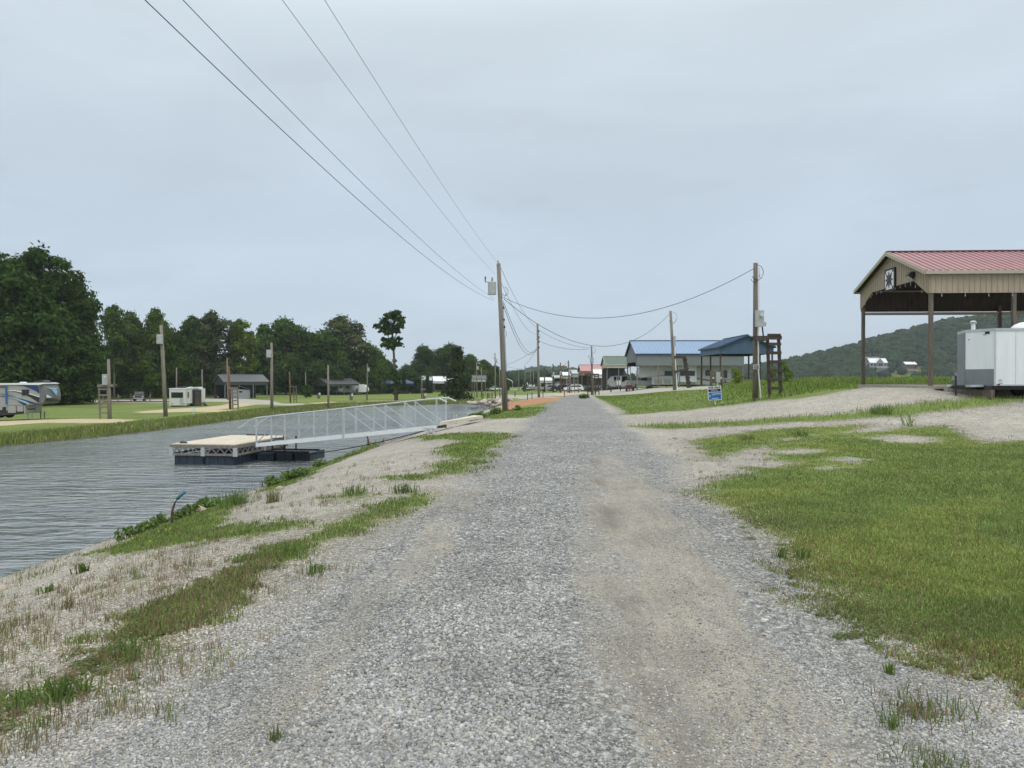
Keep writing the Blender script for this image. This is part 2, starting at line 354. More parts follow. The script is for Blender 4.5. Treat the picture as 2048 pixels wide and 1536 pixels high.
def road_sd(X, Y):
    u = X - .083 * Y; hw = 1.95 + .12 * np.sin(Y * .9) + .1 * np.sin(Y * .37 + 1) + .3 * S((12 - Y) / 8) - .1 * S((Y - 30) / 40)
    return np.clip(hw - np.abs(u) - 10 * S((Y - 104) / 8), -2.5, 2.5)
def grade(segs):
    o = []
    for a, b, st in segs: o += list(np.arange(a, b, st))
    return np.array(o)
ge = lambda a, b, n: list(a * (b / a) ** (np.arange(n + 1) / n))
xs = np.array(sorted([-v for v in ge(120, 2500, 26)[1:]]) + list(grade([(-120, -45, 1.2), (-45, -12, .4), (-12, 18, .13), (18, 45, .35), (45, 120, 1.5)])) + ge(120, 2500, 44))
ys = np.array(list(grade([(-60, 1.5, 2.5), (1.5, 16, .085), (16, 32, .14), (32, 70, .3), (70, 130, .6), (130, 330, 2)])) + ge(330, 3200, 90))
XX, YY = np.meshgrid(xs, ys); X = XX.ravel(); Y = YY.ravel(); Z = Hf(X, Y)
nx, ny = len(xs), len(ys)
ii = np.arange(nx * ny).reshape(ny, nx)
Fc = np.stack([ii[:-1, :-1], ii[:-1, 1:], ii[1:, 1:], ii[1:, :-1]], -1).reshape(-1, 4)
gnd = np_mesh('ground', np.stack([X, Y, Z], 1), Fc, [], smooth=True)
tag(gnd, kind='structure')
gsd = field(X, Y, GRASS); gsd = np.minimum(gsd, -field(X, Y, CUTS)); gsd = np.where(Y > 330, 2.5, gsd); cutr = np.minimum(gsd, -road_sd(X, Y))
fields = {'g_grass': cutr, 'g_road': road_sd(X, Y), 'g_sand': field(X, Y, SAND), 'g_path': field(X, Y, PATH), 'g_orange': field(X, Y, ORANGE), 'g_dry': field(X, Y, DRY),
          'g_u': X - .083 * Y, 'g_wet': np.clip((-1.75 - Z) / .3, 0, 1) * (seg_d(X, Y, CANAL) > -2.5)}
for k, v in fields.items():
    a = gnd.data.attributes.new(k, 'FLOAT', 'POINT'); a.data.foreach_set('value', v.astype(np.float32))
# ground material
m = bpy.data.materials.new('ground_mat'); m.use_nodes = True; t = m.node_tree; t.nodes.clear(); gnd.data.materials.append(m)
o = N(t, 'ShaderNodeOutputMaterial'); b = N(t, 'ShaderNodeBsdfPrincipled'); L(t, b.outputs[0], o.inputs[0]); b.inputs['Roughness'].default_value = .95
b.inputs['Specular IOR Level'].default_value = .15
geo = N(t, 'ShaderNodeNewGeometry')
def noise(sc_, det=4, rough=.6, vec=None):
    n = N(t, 'ShaderNodeTexNoise', i_Scale=sc_, i_Detail=float(det), i_Roughness=rough); L(t, vec or geo.outputs['Position'], n.inputs[0]); return n.outputs[0]
def math_(op, a, b_=None, c=None):
    n = N(t, 'ShaderNodeMath', operation=op)
    for i, v in enumerate((a, b_, c)):
        if v is None: continue
        if isinstance(v, (int, float)): n.inputs[i].default_value = v
        else: L(t, v, n.inputs[i])
    return n.outputs[0]
def rng_(v, a, b_, c=0., d=1., sm=True):
    n = N(t, 'ShaderNodeMapRange'); n.interpolation_type = 'SMOOTHSTEP' if sm else 'LINEAR'; L(t, v, n.inputs[0])
    for i, q in enumerate((a, b_, c, d)): n.inputs[i + 1].default_value = q
    return n.outputs[0]
def att(nm):
    n = N(t, 'ShaderNodeAttribute'); n.attribute_name = nm; return n.outputs['Fac']
def mix(f, a, b_):
    n = N(t, 'ShaderNodeMix', data_type='RGBA')
    for s_, v in ((n.inputs[0], f), (n.inputs[6], a), (n.inputs[7], b_)):
        if isinstance(v, tuple): s_.default_value = (*v, 1)
        elif isinstance(v, (int, float)): s_.default_value = v
        else: L(t, v, s_)
    return n.outputs[2]
def ramp_(v, *st):
    n = N(t, 'ShaderNodeValToRGB'); L(t, v, n.inputs[0]); el = n.color_ramp.elements
    while len(el) < len(st): el.new(.5)
    for q, (p, c) in zip(el, st): q.position = p; q.color = (*c, 1)
    return n.outputs[0]
nA = noise(.55, 5, .6); nB = noise(3.0, 5, .65); nC = noise(14., 4, .7); nD = noise(.12, 4, .6)
edge = math_('ADD', math_('MULTIPLY', math_('SUBTRACT', nA, .5), 1.6), math_('ADD', math_('MULTIPLY', math_('SUBTRACT', nB, .5), 1.3), math_('MULTIPLY', math_('SUBTRACT', nC, .5), .8)))
def mask(nm, w_, k=1.0, off=0.0): return rng_(math_('ADD', math_('ADD', att(nm), off), math_('MULTIPLY', edge, k)), -w_, w_)
# stones: cellular patterns of two sizes
def stones(scale, cols, rand=1.0):
    v = N(t, 'ShaderNodeTexVoronoi', i_Scale=scale, i_Randomness=rand); L(t, geo.outputs['Position'], v.inputs[0])
    sp2 = N(t, 'ShaderNodeSeparateColor'); L(t, v.outputs['Color'], sp2.inputs[0])
    c = ramp_(sp2.outputs[0], *cols); d = rng_(v.outputs['Distance'], .25, .75, 1, .38)
    return c, d, v.outputs['Distance']
cF, dF, hF = stones(75, [(.0, (.25, .235, .20)), (.4, (.38, .36, .315)), (.75, (.46, .44, .39)), (1, (.60, .58, .53))])
cR, dR, hR = stones(42, [(.0, (.17, .17, .165)), (.45, (.29, .295, .285)), (.8, (.40, .405, .39)), (1, (.56, .57, .55))])
cR2, dR2, hR2 = stones(20, [(.0, (.18, .18, .175)), (.5, (.30, .305, .295)), (.85, (.40, .405, .39)), (1, (.52, .53, .51))])
big = rng_(noise(5., 3), .42, .58)
fine = mix(1.0, cF, cF); 
def mul(col, f):
    n = N(t, 'ShaderNodeVectorMath', operation='SCALE'); L(t, col, n.inputs[0])
    if isinstance(f, (int, float)): n.inputs['Scale'].default_value = f
    else: L(t, f, n.inputs['Scale'])
    return n.outputs[0]
fineC = mul(mul(mul(mix(.55, cF, (.47, .44, .38)), dF), rng_(nD, .3, .7, 1.12, 1.38)), math_('MULTIPLY', rng_(noise(2.2, 6, .75), .3, .7, .86, 1.14), rng_(noise(11., 5, .8), .35, .65, .80, 1.18))); fineC = mix(rng_(nB, .5, .75, 0, .35), fineC, (.36, .32, .255))
roadC = mix(big, mul(cR, dR), mul(cR2, dR2)); roadC = mul(roadC, math_('MULTIPLY', rng_(nA, .3, .7, 1.1, 1.32), rng_(noise(9., 6, .8), .35, .65, .74, 1.12)))
# packed fines in the wheel tracks
u_ = att('g_u')
def band(c, wd): return math_('POWER', 2.718, math_('MULTIPLY', -1.0, math_('POWER', math_('DIVIDE', math_('SUBTRACT', u_, c), wd), 2.0)))
nstreak = N(t, 'ShaderNodeMapping'); nstreak.inputs['Scale'].default_value = (1.6, .35, 1); L(t, geo.outputs['Position'], nstreak.inputs[0])
nS = noise(1.4, 5, .65, nstreak.outputs[0]); nS2 = noise(4.0, 4, .65, nstreak.outputs[0])
yy = N(t, 'ShaderNodeSeparateXYZ'); L(t, geo.outputs['Position'], yy.inputs[0])
farfade = rng_(yy.outputs[1], 7, 22, 1, .25)
pk = math_('ADD', math_('MULTIPLY', band(.75, .75), 1.25), math_('MULTIPLY', band(-1.5, .4), .75))
pk = math_('MULTIPLY', math_('ADD', pk, math_('MULTIPLY', math_('SUBTRACT', nS, .5), 2.4)), farfade); pk = rng_(pk, .35, 1.0, 0, .9)
packC = mix(rng_(nS2, .4, .62), (.42, .375, .30), (.32, .29, .245)); packC = mix(rng_(nC, .35, .7, .35, .75), packC, mul(cF, dF))
rut = math_('MULTIPLY', band(.42, .16), rng_(nS, .42, .6)); packC = mix(math_('MULTIPLY', rut, 1.0), packC, (.21, .19, .16))
roadC = mix(pk, roadC, packC)
roadC = mul(roadC, rng_(noise(.8, 5, .7), .32, .68, .86, 1.08)); col = mix(mask('g_road', .35, .45), fineC, roadC)
# grass colours
gA = ramp_(noise(1.1, 5, .7), (.25, (.12, .17, .042)), (.5, (.165, .215, .058)), (.75, (.215, .255, .085)))
gA = mix(rng_(nC, .35, .65, .0, .5), gA, (.085, .120, .028)); gA = mul(gA, rng_(noise(.09, 5, .7), .3, .7, .8, 1.2)); gA = mix(rng_(noise(.35, 4), .55, .75, 0, .5), gA, (.215, .225, .085))
dryc = mix(rng_(nB, .35, .7), (.20, .145, .08), (.13, .125, .05))
gA = mix(math_('MULTIPLY', mask('g_dry', .5, .6), rng_(nA, .42, .6, .1, .8)), gA, dryc)
soil = (.10, .082, .06)
edgeg = mask('g_grass', .28, .55, -.05)
col = mix(math_('MULTIPLY', mask('g_dry', .5, .8), rng_(nC, .45, .62, 0, .38)), col, dryc)
col = mix(math_('MULTIPLY', mask('g_grass', .5, .8, .25), rng_(nC, .42, .58, 0, .7)), col, soil)
col = mix(edgeg, col, gA)
sandC = mix(rng_(nB, .3, .7), (.44, .35, .225), (.51, .44, .30)); sandC = mix(mask('g_dry', .4), sandC, sandC)
col = mix(math_('MULTIPLY', mask('g_sand', .5, .9, .2), rng_(nC, .25, .5, .5, 1)), col, sandC)
col = mix(mask('g_path', .4, .5, .1), col, mix(rng_(nC, .3, .7), (.33, .325, .28), (.42, .40, .35)))
col = mix(math_('MULTIPLY', mask('g_orange', .3, .5, .1), rng_(nC, .2, .45, .6, 1)), col, mix(rng_(nB, .35, .65), (.34, .16, .085), (.44, .25, .15)))
col = mix(att('g_wet'), col, (.075, .065, .05))
L(t, col, b.inputs['Base Color'])
hh = mix(big, hR, hR2)
hr = mix(pk, hh, hF); hgt = mix(mask('g_road', .35, .45), hF, hr)
inv = math_('SUBTRACT', 1.0, hgt); hgt2 = mix(edgeg, inv, noise(55., 3, .7))
bp = N(t, 'ShaderNodeBump', i_Strength=.55, i_Distance=.02); L(t, hgt2, bp.inputs['Height'])
bp2 = N(t, 'ShaderNodeBump', i_Strength=.35, i_Distance=.25); L(t, nB, bp2.inputs['Height']); L(t, bp.outputs[0], bp2.inputs['Normal'])
L(t, bp2.outputs[0], b.inputs['Normal'])

# ------------------------------------------------------------------ water
def water_mat(nm, base, s1, s2, st, rgh):
    m = bpy.data.materials.new(nm); m.use_nodes = True; t = m.node_tree; t.nodes.clear()
    o = N(t, 'ShaderNodeOutputMaterial'); b = N(t, 'ShaderNodeBsdfPrincipled'); L(t, b.outputs[0], o.inputs[0])
    b.inputs['Base Color'].default_value = (*base, 1); b.inputs['Roughness'].default_value = rgh; b.inputs['IOR'].default_value = 2.7
    g = N(t, 'ShaderNodeNewGeometry'); mp = N(t, 'ShaderNodeMapping'); mp.inputs['Scale'].default_value = (.45, 1.3, 1); mp.inputs['Rotation'].default_value = (0, 0, R(-9)); L(t, g.outputs['Position'], mp.inputs[0])
    a = N(t, 'ShaderNodeTexNoise', i_Scale=s1, i_Detail=3.0, i_Roughness=.55); L(t, mp.outputs[0], a.inputs[0]); a.inputs['Distortion'].default_value = .5
    c = N(t, 'ShaderNodeTexNoise', i_Scale=s2, i_Detail=2.0); L(t, mp.outputs[0], c.inputs[0])
    ad = N(t, 'ShaderNodeMath', operation='MULTIPLY_ADD'); L(t, c.outputs[0], ad.inputs[0]); ad.inputs[1].default_value = .22; L(t, a.outputs[0], ad.inputs[2])
    pt = N(t, 'ShaderNodeTexNoise', i_Scale=.11, i_Detail=3.0); L(t, g.outputs['Position'], pt.inputs[0]); pm = N(t, 'ShaderNodeMapRange'); L(t, pt.outputs[0], pm.inputs[0]); pm.inputs[1].default_value = .38; pm.inputs[2].default_value = .62; pm.inputs[3].default_value = .35; pm.inputs[4].default_value = 1.25
    am = N(t, 'ShaderNodeMath', operation='MULTIPLY'); L(t, ad.outputs[0], am.inputs[0]); L(t, pm.outputs[0], am.inputs[1]); ad = am
    bp = N(t, 'ShaderNodeBump', i_Strength=st, i_Distance=.30); L(t, ad.outputs[0], bp.inputs['Height']); L(t, bp.outputs[0], b.inputs['Normal'])
    return m
ca = CANAL
far = [(x - 1.2, y + (.8 if y > 100 else 0)) for x, y in ca[12:]]; near = [(x + 1.2, y) for x, y in ca[:12]]
mb = MB(); pts = near + far; mb.add([(x, y, -2.0) for x, y in pts], [tuple(range(len(pts)))])
wt = mb.build('canal_water', water_mat('canal_water_mat', (.125, .145, .150), 1.5, 5.5, 1.0, .13)); tag(wt, kind='structure')
mb = MB(); pts = [(44, 50), (1600, 50), (1600, 760), (330, 760), (250, 700), (60, 300), (46, 150)]; mb.add([(x, y, -2.6) for x, y in pts], [tuple(range(len(pts)))])
wt2 = mb.build('lake_water', water_mat('lake_water_mat', (.05, .06, .06), 1.5, .4, .35, .2)); tag(wt2, kind='structure')

# ------------------------------------------------------------------ trees
def leaf_quads(C, Nn, sz, col, squash=.62):
    n = len(C); r = rng.normal(size=(n, 3)); a = np.cross(Nn, r); a /= np.linalg.norm(a, axis=1)[:, None] + 1e-9; bb = np.cross(Nn, a)
    s = sz[:, None]
    V = np.stack([C - a * s, C - bb * s * squash + Nn * s * .12, C + a * s, C + bb * s * squash + Nn * s * .12], 1).reshape(-1, 3)
    Fq = np.arange(4 * n).reshape(n, 4); return V, Fq, np.repeat(col, 4, 0)
def make_crown(clusters, per, lsz, base, warm=.25, seed=1):
    C = []; Nn = []; Cc = []
    for (cx, cy, cz, r, tint) in clusters:
        k = int(per * r * r); d = rng.normal(size=(k, 3)); d /= np.linalg.norm(d, axis=1)[:, None]
        d[:, 2] = np.where(d[:, 2] < -.35, -d[:, 2], d[:, 2])
        lump = 1 + .22 * np.sin(d[:, 0] * 5 + cx * 3) * np.sin(d[:, 1] * 6 + cy * 2) + .15 * np.sin(d[:, 2] * 8 + cz)
        rr = r * lump * (1 - .35 * rng.random(k) ** 2) * (1 + .45 * rng.random(k) ** 5)
        C.append(np.array([cx, cy, cz]) + d * rr[:, None] * np.array([1, 1, .8]))
        nn = d + rng.normal(size=(k, 3)) * .55 + np.array([0, 0, .25]); Nn.append(nn / np.linalg.norm(nn, axis=1)[:, None])
        v = tint * (.75 + .5 * rng.random(k)); c = np.array(base)[None] * v[:, None]; c = c * np.where(rng.random(k)[:, None] < warm, np.array([1.5, 1.35, .95]), 1.0); Cc.append(c)
    C = np.concatenate(C); Nn = np.concatenate(Nn); Cc = np.concatenate(Cc)
    return leaf_quads(C, Nn, lsz * (.6 + .8 * rng.random(len(C))), Cc)
def clusters(H, Wd, z0, n, shape, rmin, rmax):
    o = []
    for i in range(n):
        h = (i + rng.random()) / n; th = rng.random() * 6.283 + i * 2.4
        env = shape(h); rad = Wd / 2 * env; q = math.sqrt(rng.random()) if i % 3 else 1
        r = rng.uniform(rmin, rmax) * (.7 + .5 * env); z = z0 + (H - z0) * h * .98
        rad = max(rad - r * .7, 0) * q
        o.append((rad * math.cos(th), rad * math.sin(th), z - r * .25, r, rng.uniform(.7, 1.25)))
    return o
PRO = {}
def proto(kind, H, Wd, z0, n, shape, rmin, rmax, per, lsz, base, bark='bark', trunk_r=.28, limbs=6):
    rt = thing('leafy_tree', (0, 0, -500), 'x', 'tree')
    cl = clusters(H, Wd, z0, n, shape, rmin, rmax); V, Fq, Cc = make_crown(cl, per, lsz, base)
    np_mesh('crown', V, Fq, leafm, Cc, rt)
    mb = MB(); mb.tube([(0, 0, -.3), (.1, 0, H * .25), (-.15, .1, H * .55), (0, 0, H * .88)], [trunk_r * 1.25, trunk_r * .9, trunk_r * .6, trunk_r * .15], 8)
    for k in range(limbs):
        c = cl[int(rng.integers(len(cl)))]; h = max(c[2] * .6, H * .12); mb.tube([(0, 0, h), (c[0] * .5, c[1] * .5, (h + c[2]) / 2 + .3), (c[0] * .9, c[1] * .9, c[2])], [trunk_r * .4, trunk_r * .25, .04], 5)
    mb.build('trunk', bark, rt, smooth=True); PRO[kind] = (rt, H, Wd, False); return rt
oval = lambda h: math.sin(math.pi * min(1, .12 + h * .86)) ** .55
dome = lambda h: math.sqrt(max(0, 1 - (max(h - .25, 0) / .78) ** 2)) * (.75 + min(h, .25))
cone = lambda h: max(.12, 1 - h) ** .8
irr = lambda h: .55 + .45 * math.sin(h * 9)
GR = (.052, .094, .022)
proto('oval', 20, 13, 1.5, 60, oval, 1.3, 2.9, 66, .34, GR)
proto('dome', 20, 17, 1.5, 70, dome, 1.4, 3.1, 60, .36, GR)
proto('gappy', 20, 13, 7, 52, lambda h: oval(h) * (.8 + .2 * math.sin(h * 14)), .9, 1.9, 80, .30, (.066, .108, .026), trunk_r=.26, limbs=12, bark='bark_pale')
proto('pale', 20, 14, 5, 62, dome, 1.1, 2.2, 62, .30, (.075, .092, .045), trunk_r=.22, limbs=12)
proto('cone', 11, 8, .3, 30, cone, 1.0, 1.6, 95, .28, (.030, .050, .016), trunk_r=.2)
proto('shrub', 5, 4.5, .6, 16, dome, .6, 1.0, 160, .2, (.055, .10, .022), trunk_r=.1)
proto('sapling', 4, 2.6, .4, 14, oval, .35, .6, 260, .15, (.13, .19, .035), trunk_r=.05)
proto('big', 26, 22, 1.2, 84, lambda h: oval(h) ** .8, 1.5, 2.9, 62, .38, (.040, .076, .015), trunk_r=.5)
used = set()
def tree(kind, px, ytop, Y, wpx=None, label='x', group=None, name='leafy_tree', cat='tree', base=None):
    rt, H, Wd, _ = PRO[kind]; p = base or onY(px, Y); top = at(px, ytop, p.y).z; s = (top - p.z) / H
    sx = (1.04 * wpx / F * p.y / Wd) if wpx else s
    q = rt if kind not in used else dup(rt); used.add(kind)
    q.location = p; q.rotation_euler = (0, 0, rng.random() * 6.28); q.scale = (sx, sx, s); q.name = name; tag(q, label, cat, group); 
    if group is None and 'group' in q: del q['group']
    return q
wood = 'trees of the wood along the far edge of the field'
for a in [('big', -60, 498, 118, 230, 'huge dark tree cut by the left photo edge'), ('big', 88, 505, 126, 205, 'tallest broad dark-green tree at far left, above the striped camper'),
          ('dome', 20, 545, 112, 190, 'broad dark tree behind the roof of the striped camper'), ('oval', 155, 580, 132, 80, 'narrow dark tree on the right flank of the huge left-hand tree'),
          ('dome', 150, 690, 122, 110, 'low bushy tree at the foot of the huge left-hand tree'), ('dome', 60, 640, 116, 150, 'mid-height dark tree just above the nose of the striped camper'),
          ('gappy', 228, 612, 165, 88, 'tall open-crowned tree right of the huge left-hand tree'), ('oval', 262, 632, 172, 80, 'tall tree with sky gaps above the parked dark pickup'),
          ('oval', 312, 626, 172, 74, 'pointed dark tree behind the transformer pole left of the square camper'), ('dome', 345, 668, 178, 80, 'rounded tree just above the square white camper'),
          ('oval', 385, 640, 176, 80, 'dark tree above the square white camper, left of the pale open tree'), ('pale', 432, 628, 178, 100, 'pale open-branched tree with silvery leaves above the charcoal pavilion'),
          ('gappy', 480, 640, 180, 84, 'thin spreading tree leaning right over the charcoal pavilion'), ('oval', 530, 655, 200, 72, 'bright green tree left of the first rounded grove'),
          ('dome', 572, 642, 205, 104, 'brownish-green rounded tree behind the mid-field poles'), ('dome', 618, 668, 208, 90, 'dark rounded tree above the dark-roofed pavilion'),
          ('pale', 688, 636, 214, 118, 'highest pale domed tree above the dark-roofed pavilion'), ('dome', 655, 668, 205, 90, 'dark tree in front of the pale domed tree'),
          ('dome', 738, 690, 215, 80, 'rounded tree between the pale dome and the lone tall tree'), ('oval', 770, 722, 235, 60, 'dark tree behind the trunk of the lone tall tree'),
          ('oval', 815, 738, 235, 60, 'low tree right of the lone tall tree'), ('dome', 848, 694, 255, 56, 'small dome-topped tree left of the compact dark tree'),
          ('dome', 897, 691, 262, 74, 'tree whose crown tops the compact dark tree by the canal'), ('oval', 940, 712, 262, 56, 'tree right behind the compact dark tree'),
          ('oval', 968, 722, 270, 44, 'dark tree left of the leaning transformer pole'), ('dome', 988, 733, 275, 44, 'last dark tree of the wood beside the leaning pole'),
          ('dome', 1004, 757, 280, 34, 'small dark tree just behind the base of the leaning pole')]:
    tree(a[0], a[1], a[2], a[3] + (16 if a[1] > 500 else 5), a[4], a[5], wood)
k = 0
for px in list(range(-40, 1000, 26)):
    Y = np.interp(px, [0, 200, 400, 600, 800, 1000], [138, 182, 198, 244, 284, 305]) + rng.uniform(-4, 6)
    tree(('dome', 'oval', 'dome')[k % 3], px + rng.uniform(-6, 6), np.interp(px, [0, 180, 260, 500, 800, 1000], [700, 712, 724, 728, 742, 752]) + rng.uniform(-14, 12), Y, rng.uniform(60, 90) * 160 / Y, 'low dark tree filling the shady understorey of the wood', 'understorey trees of the wood'); k += 1
tree('cone', 918, 695, 157, 66, 'compact dense dark tree standing alone beside the far canal bank', base=G(915, 800))
tree('shrub', 617, 770, 172, 28, 'small round bright-green tree on the lawn before the dark-roofed pavilion', base=G(612, 796), name='round_shrub', cat='shrub')
tree('shrub', 1054, 765, 130, 14, 'small dark shrub at the left of the far parked vehicles', name='small_bush', cat='shrub', base=onY(1050, 210))
tree('shrub', 1090, 765, 130, 12, 'dark bush among the far parked vehicles', name='small_bush', cat='shrub', base=onY(1088, 200))
tree('sapling', 1472, 736, 60, 26, 'yellow-green sapling between the white camper and the blue gable pavilion', name='sapling', cat='shrub')
tree('sapling', 1570, 722, 50, 26, 'taller yellow-green sapling behind the near wooden ladder rack', name='sapling', cat='shrub')
tree('sapling', 1545, 735, 52, 22, 'leafy sapling seen through the near ladder rack', name='sapling', cat='shrub')
for px, yt, Y in ((855, 752, 240), (832, 758, 235), (808, 745, 232)):
    tree('cone', px, yt, Y, 22, 'small cone-shaped tree before the white shed in the wood edge', 'small conical trees at the wood edge', base=None)
# lone tall tree with tufted crown
P = G(793, 801); rt = thing('lone_tree', P, 'lone tall slender tree with a tufted crown and vine-wrapped trunk', 'tree'); sc_ = P.y / F
cl = [((dx) * sc_, rng.uniform(-1, 1), (801 - py) * sc_, r * sc_, tn) for dx, py, r, tn in
      [(-12, 635, 12, 1), (0, 628, 9, .9), (-26, 645, 9, 1.1), (5, 642, 11, .9), (-38, 655, 8, .9), (-18, 655, 12, .8), (8, 655, 9, 1), (-2, 664, 10, .8), (12, 646, 6, 1.1), (-30, 664, 7, .9), (-14, 668, 9, .8), (-8, 685, 10, .9), (2, 690, 8, .9), (-20, 692, 9, 1), (-26, 680, 6, 1), (4, 678, 6, 1), (-10, 698, 8, .8),
       (-4, 745, 6, 1), (0, 760, 8, 1.1), (-3, 775, 7, 1), (2, 752, 6, 1.2), (-2, 788, 5, .9), (-4, 735, 5, 1), (-5, 722, 4, 1), (1, 768, 7, 1), (-6, 758, 6, .9)]]
V, Fq, Cc = make_crown(cl, 260, .26, (.042, .078, .018)); np_mesh('crown', V, Fq, leafm, Cc, rt)
mb = MB(); mb.tube([(1.0 * sc_ * 0, 0, -.3), (-3 * sc_, 0, 40 * sc_), (-5 * sc_, 0, 90 * sc_), (-8 * sc_, 0, 130 * sc_), (-12 * sc_, 0, 165 * sc_)], [.42, .3, .22, .17, .06], 8)
for dx, pz, tx, tz in ((-6, 110, -30, 150), (-7, 118, 8, 150), (-8, 125, -12, 168), (-5, 98, -20, 112), (-5, 100, 3, 118)): mb.tube([(dx * sc_, 0, pz * sc_), (tx * sc_, .3, tz * sc_)], [.12, .03], 5)
mb.build('trunk', 'bark', rt, smooth=True)

# far woods: one object each
def lumpy(n_sub=2):
    import bmesh
    bm = bmesh.new(); bmesh.ops.create_icosphere(bm, subdivisions=n_sub, radius=1); bm.verts.ensure_lookup_table()
    V = np.array([v.co[:] for v in bm.verts]); Fq = np.array([[v.index for v in f.verts] for f in bm.faces]); bm.free(); return V, Fq
IV, IF = lumpy(3)
def forest(name, pts, rr, base, label, vary=.35, zs=1.0):
    Vs = []; Fs = []; Cs = []; b0 = 0
    for (x, y, z), r in zip(pts, rr):
        ph = rng.random(3) * 6.3
        f = 1 + .16 * np.sin(IV[:, 0] * 5 + ph[0]) * np.sin(IV[:, 1] * 5 + ph[1]) + .12 * np.sin(IV[:, 2] * 9 + ph[2]) + rng.normal(size=len(IV)) * .07
        v = IV * f[:, None] * r * np.array([1, 1, .95 * zs]) + np.array([x, y, z + r * .75 * zs]); Vs.append(v); Fs.append(IF + b0); b0 += len(IV)
        t_ = rng.uniform(1 - vary, 1 + vary); c = np.array(base) * t_ * np.array([rng.uniform(.85, 1.3), 1, rng.uniform(.8, 1.1)])
        Cs.append(c[None] * (.8 + .4 * rng.random((len(IV), 1))))
    ob = np_mesh(name, np.concatenate(Vs), np.concatenate(Fs), leafm, np.concatenate(Cs)); return tag(ob, label, 'wood', None, 'stuff')
HOUSES = [(1757, 742), (1822, 748), (1745, 785)]
HP = [onY(a, b_) for a, b_ in HOUSES]
pts = []; rr = []
for x in np.arange(150, 640, 7.0):
    for y in np.arange(696, 880, 7.5):
        xx = x + rng.uniform(-3, 3); yy_ = y + rng.uniform(-3, 3); z = gz(xx, yy_)
        if z < -2.4 or xx / yy_ > .78 or xx / yy_ < .2: continue
        if any(abs(xx / yy_ - h.x / h.y) * h.y < 17 and -45 < yy_ - h.y < 8 for h in HP[:2]) and rng.random() < .88: continue
        pts.append((xx, yy_, z)); rr.append(rng.uniform(4.2, 7.2))
forest('hillside_forest', pts, rr, (.026, .052, .020), 'dense leafy forest covering the hill beyond the lake')
pts = []; rr = []
for i in range(420):
    x = rng.uniform(-150, 150); y = rng.uniform(1380, 1600); pts.append((x, y, gz(x, y) - 2)); rr.append(rng.uniform(6, 10))
forest('distant_hill_forest', pts, rr, (.03, .055, .03), 'hazy wooded ridge far behind the end of the road')
pts = []; rr = []
for i in range(260):
    x = rng.uniform(-14, 40) if i < 150 else rng.uniform(-14, 130); y = rng.uniform(400, 470) if i < 150 else rng.uniform(480, 560); pts.append((x, y, gz(x, y) + rng.uniform(0, 2.0))); rr.append(rng.uniform(1.8, 3.0))
forest('distant_treeline', pts, rr, (.026, .05, .026), 'dark treeline at the far end of the field', zs=1.5)

# ------------------------------------------------------------------ roofed open pavilions (ridge along local x, width along local y)
def slope_slab(mb, x0, x1, ya, za, yb, zb, th=.05, rib=0.0, rh=.025, mi=0):
    rw = .045 if rib != .30 else .10; rh = rh if rib != .30 else .045
    n = Vector((0, -(zb - za), (yb - ya))); n = n.normalized(); n = n if n.z > 0 else -n
    mb.poly([(x0, ya, za), (x1, ya, za), (x1, yb, zb), (x0, yb, zb)], th, n, mi)
    if rib:
        k = int((x1 - x0) / rib)
        for i in range(k + 1):
            x = x0 + .01 + (x1 - x0 - .06) * i / k; o_ = n * th
            mb.add([Vector((x, ya, za)) + o_, Vector((x + rw, ya, za)) + o_, Vector((x + rw, yb, zb)) + o_, Vector((x, yb, zb)) + o_,
                    Vector((x + .012, ya, za)) + o_ + n * rh, Vector((x + rw - .012, ya, za)) + o_ + n * rh, Vector((x + rw - .012, yb, zb)) + o_ + n * rh, Vector((x + .012, yb, zb)) + o_ + n * rh],
                   [(4, 5, 6, 7), (0, 4, 7, 3), (1, 2, 6, 5), (0, 1, 5, 4), (3, 7, 6, 2)], mi)
def ribs_wall(mb, a0, a1, z0f, z1f, fixed, axis, step, out, mi=0, rw=.03, rd=.02):
    # vertical ribs on a wall; z0f/z1f give the bottom and top at a position
    k = max(1, int((a1 - a0) / step))
    for i in range(k + 1):
        a = a0 + (a1 - a0) * i / k; a = min(max(a, a0 + rw), a1 - rw)
        z0, z1 = z0f(a), z1f(a)
        if z1 - z0 < .05: continue
        if axis == 'x': mb.box(a - rw / 2, a + rw / 2, fixed, fixed + out * rd, z0, z1, mi)
        else: mb.box(fixed, fixed + out * rd, a - rw / 2, a + rw / 2, z0, z1, mi)
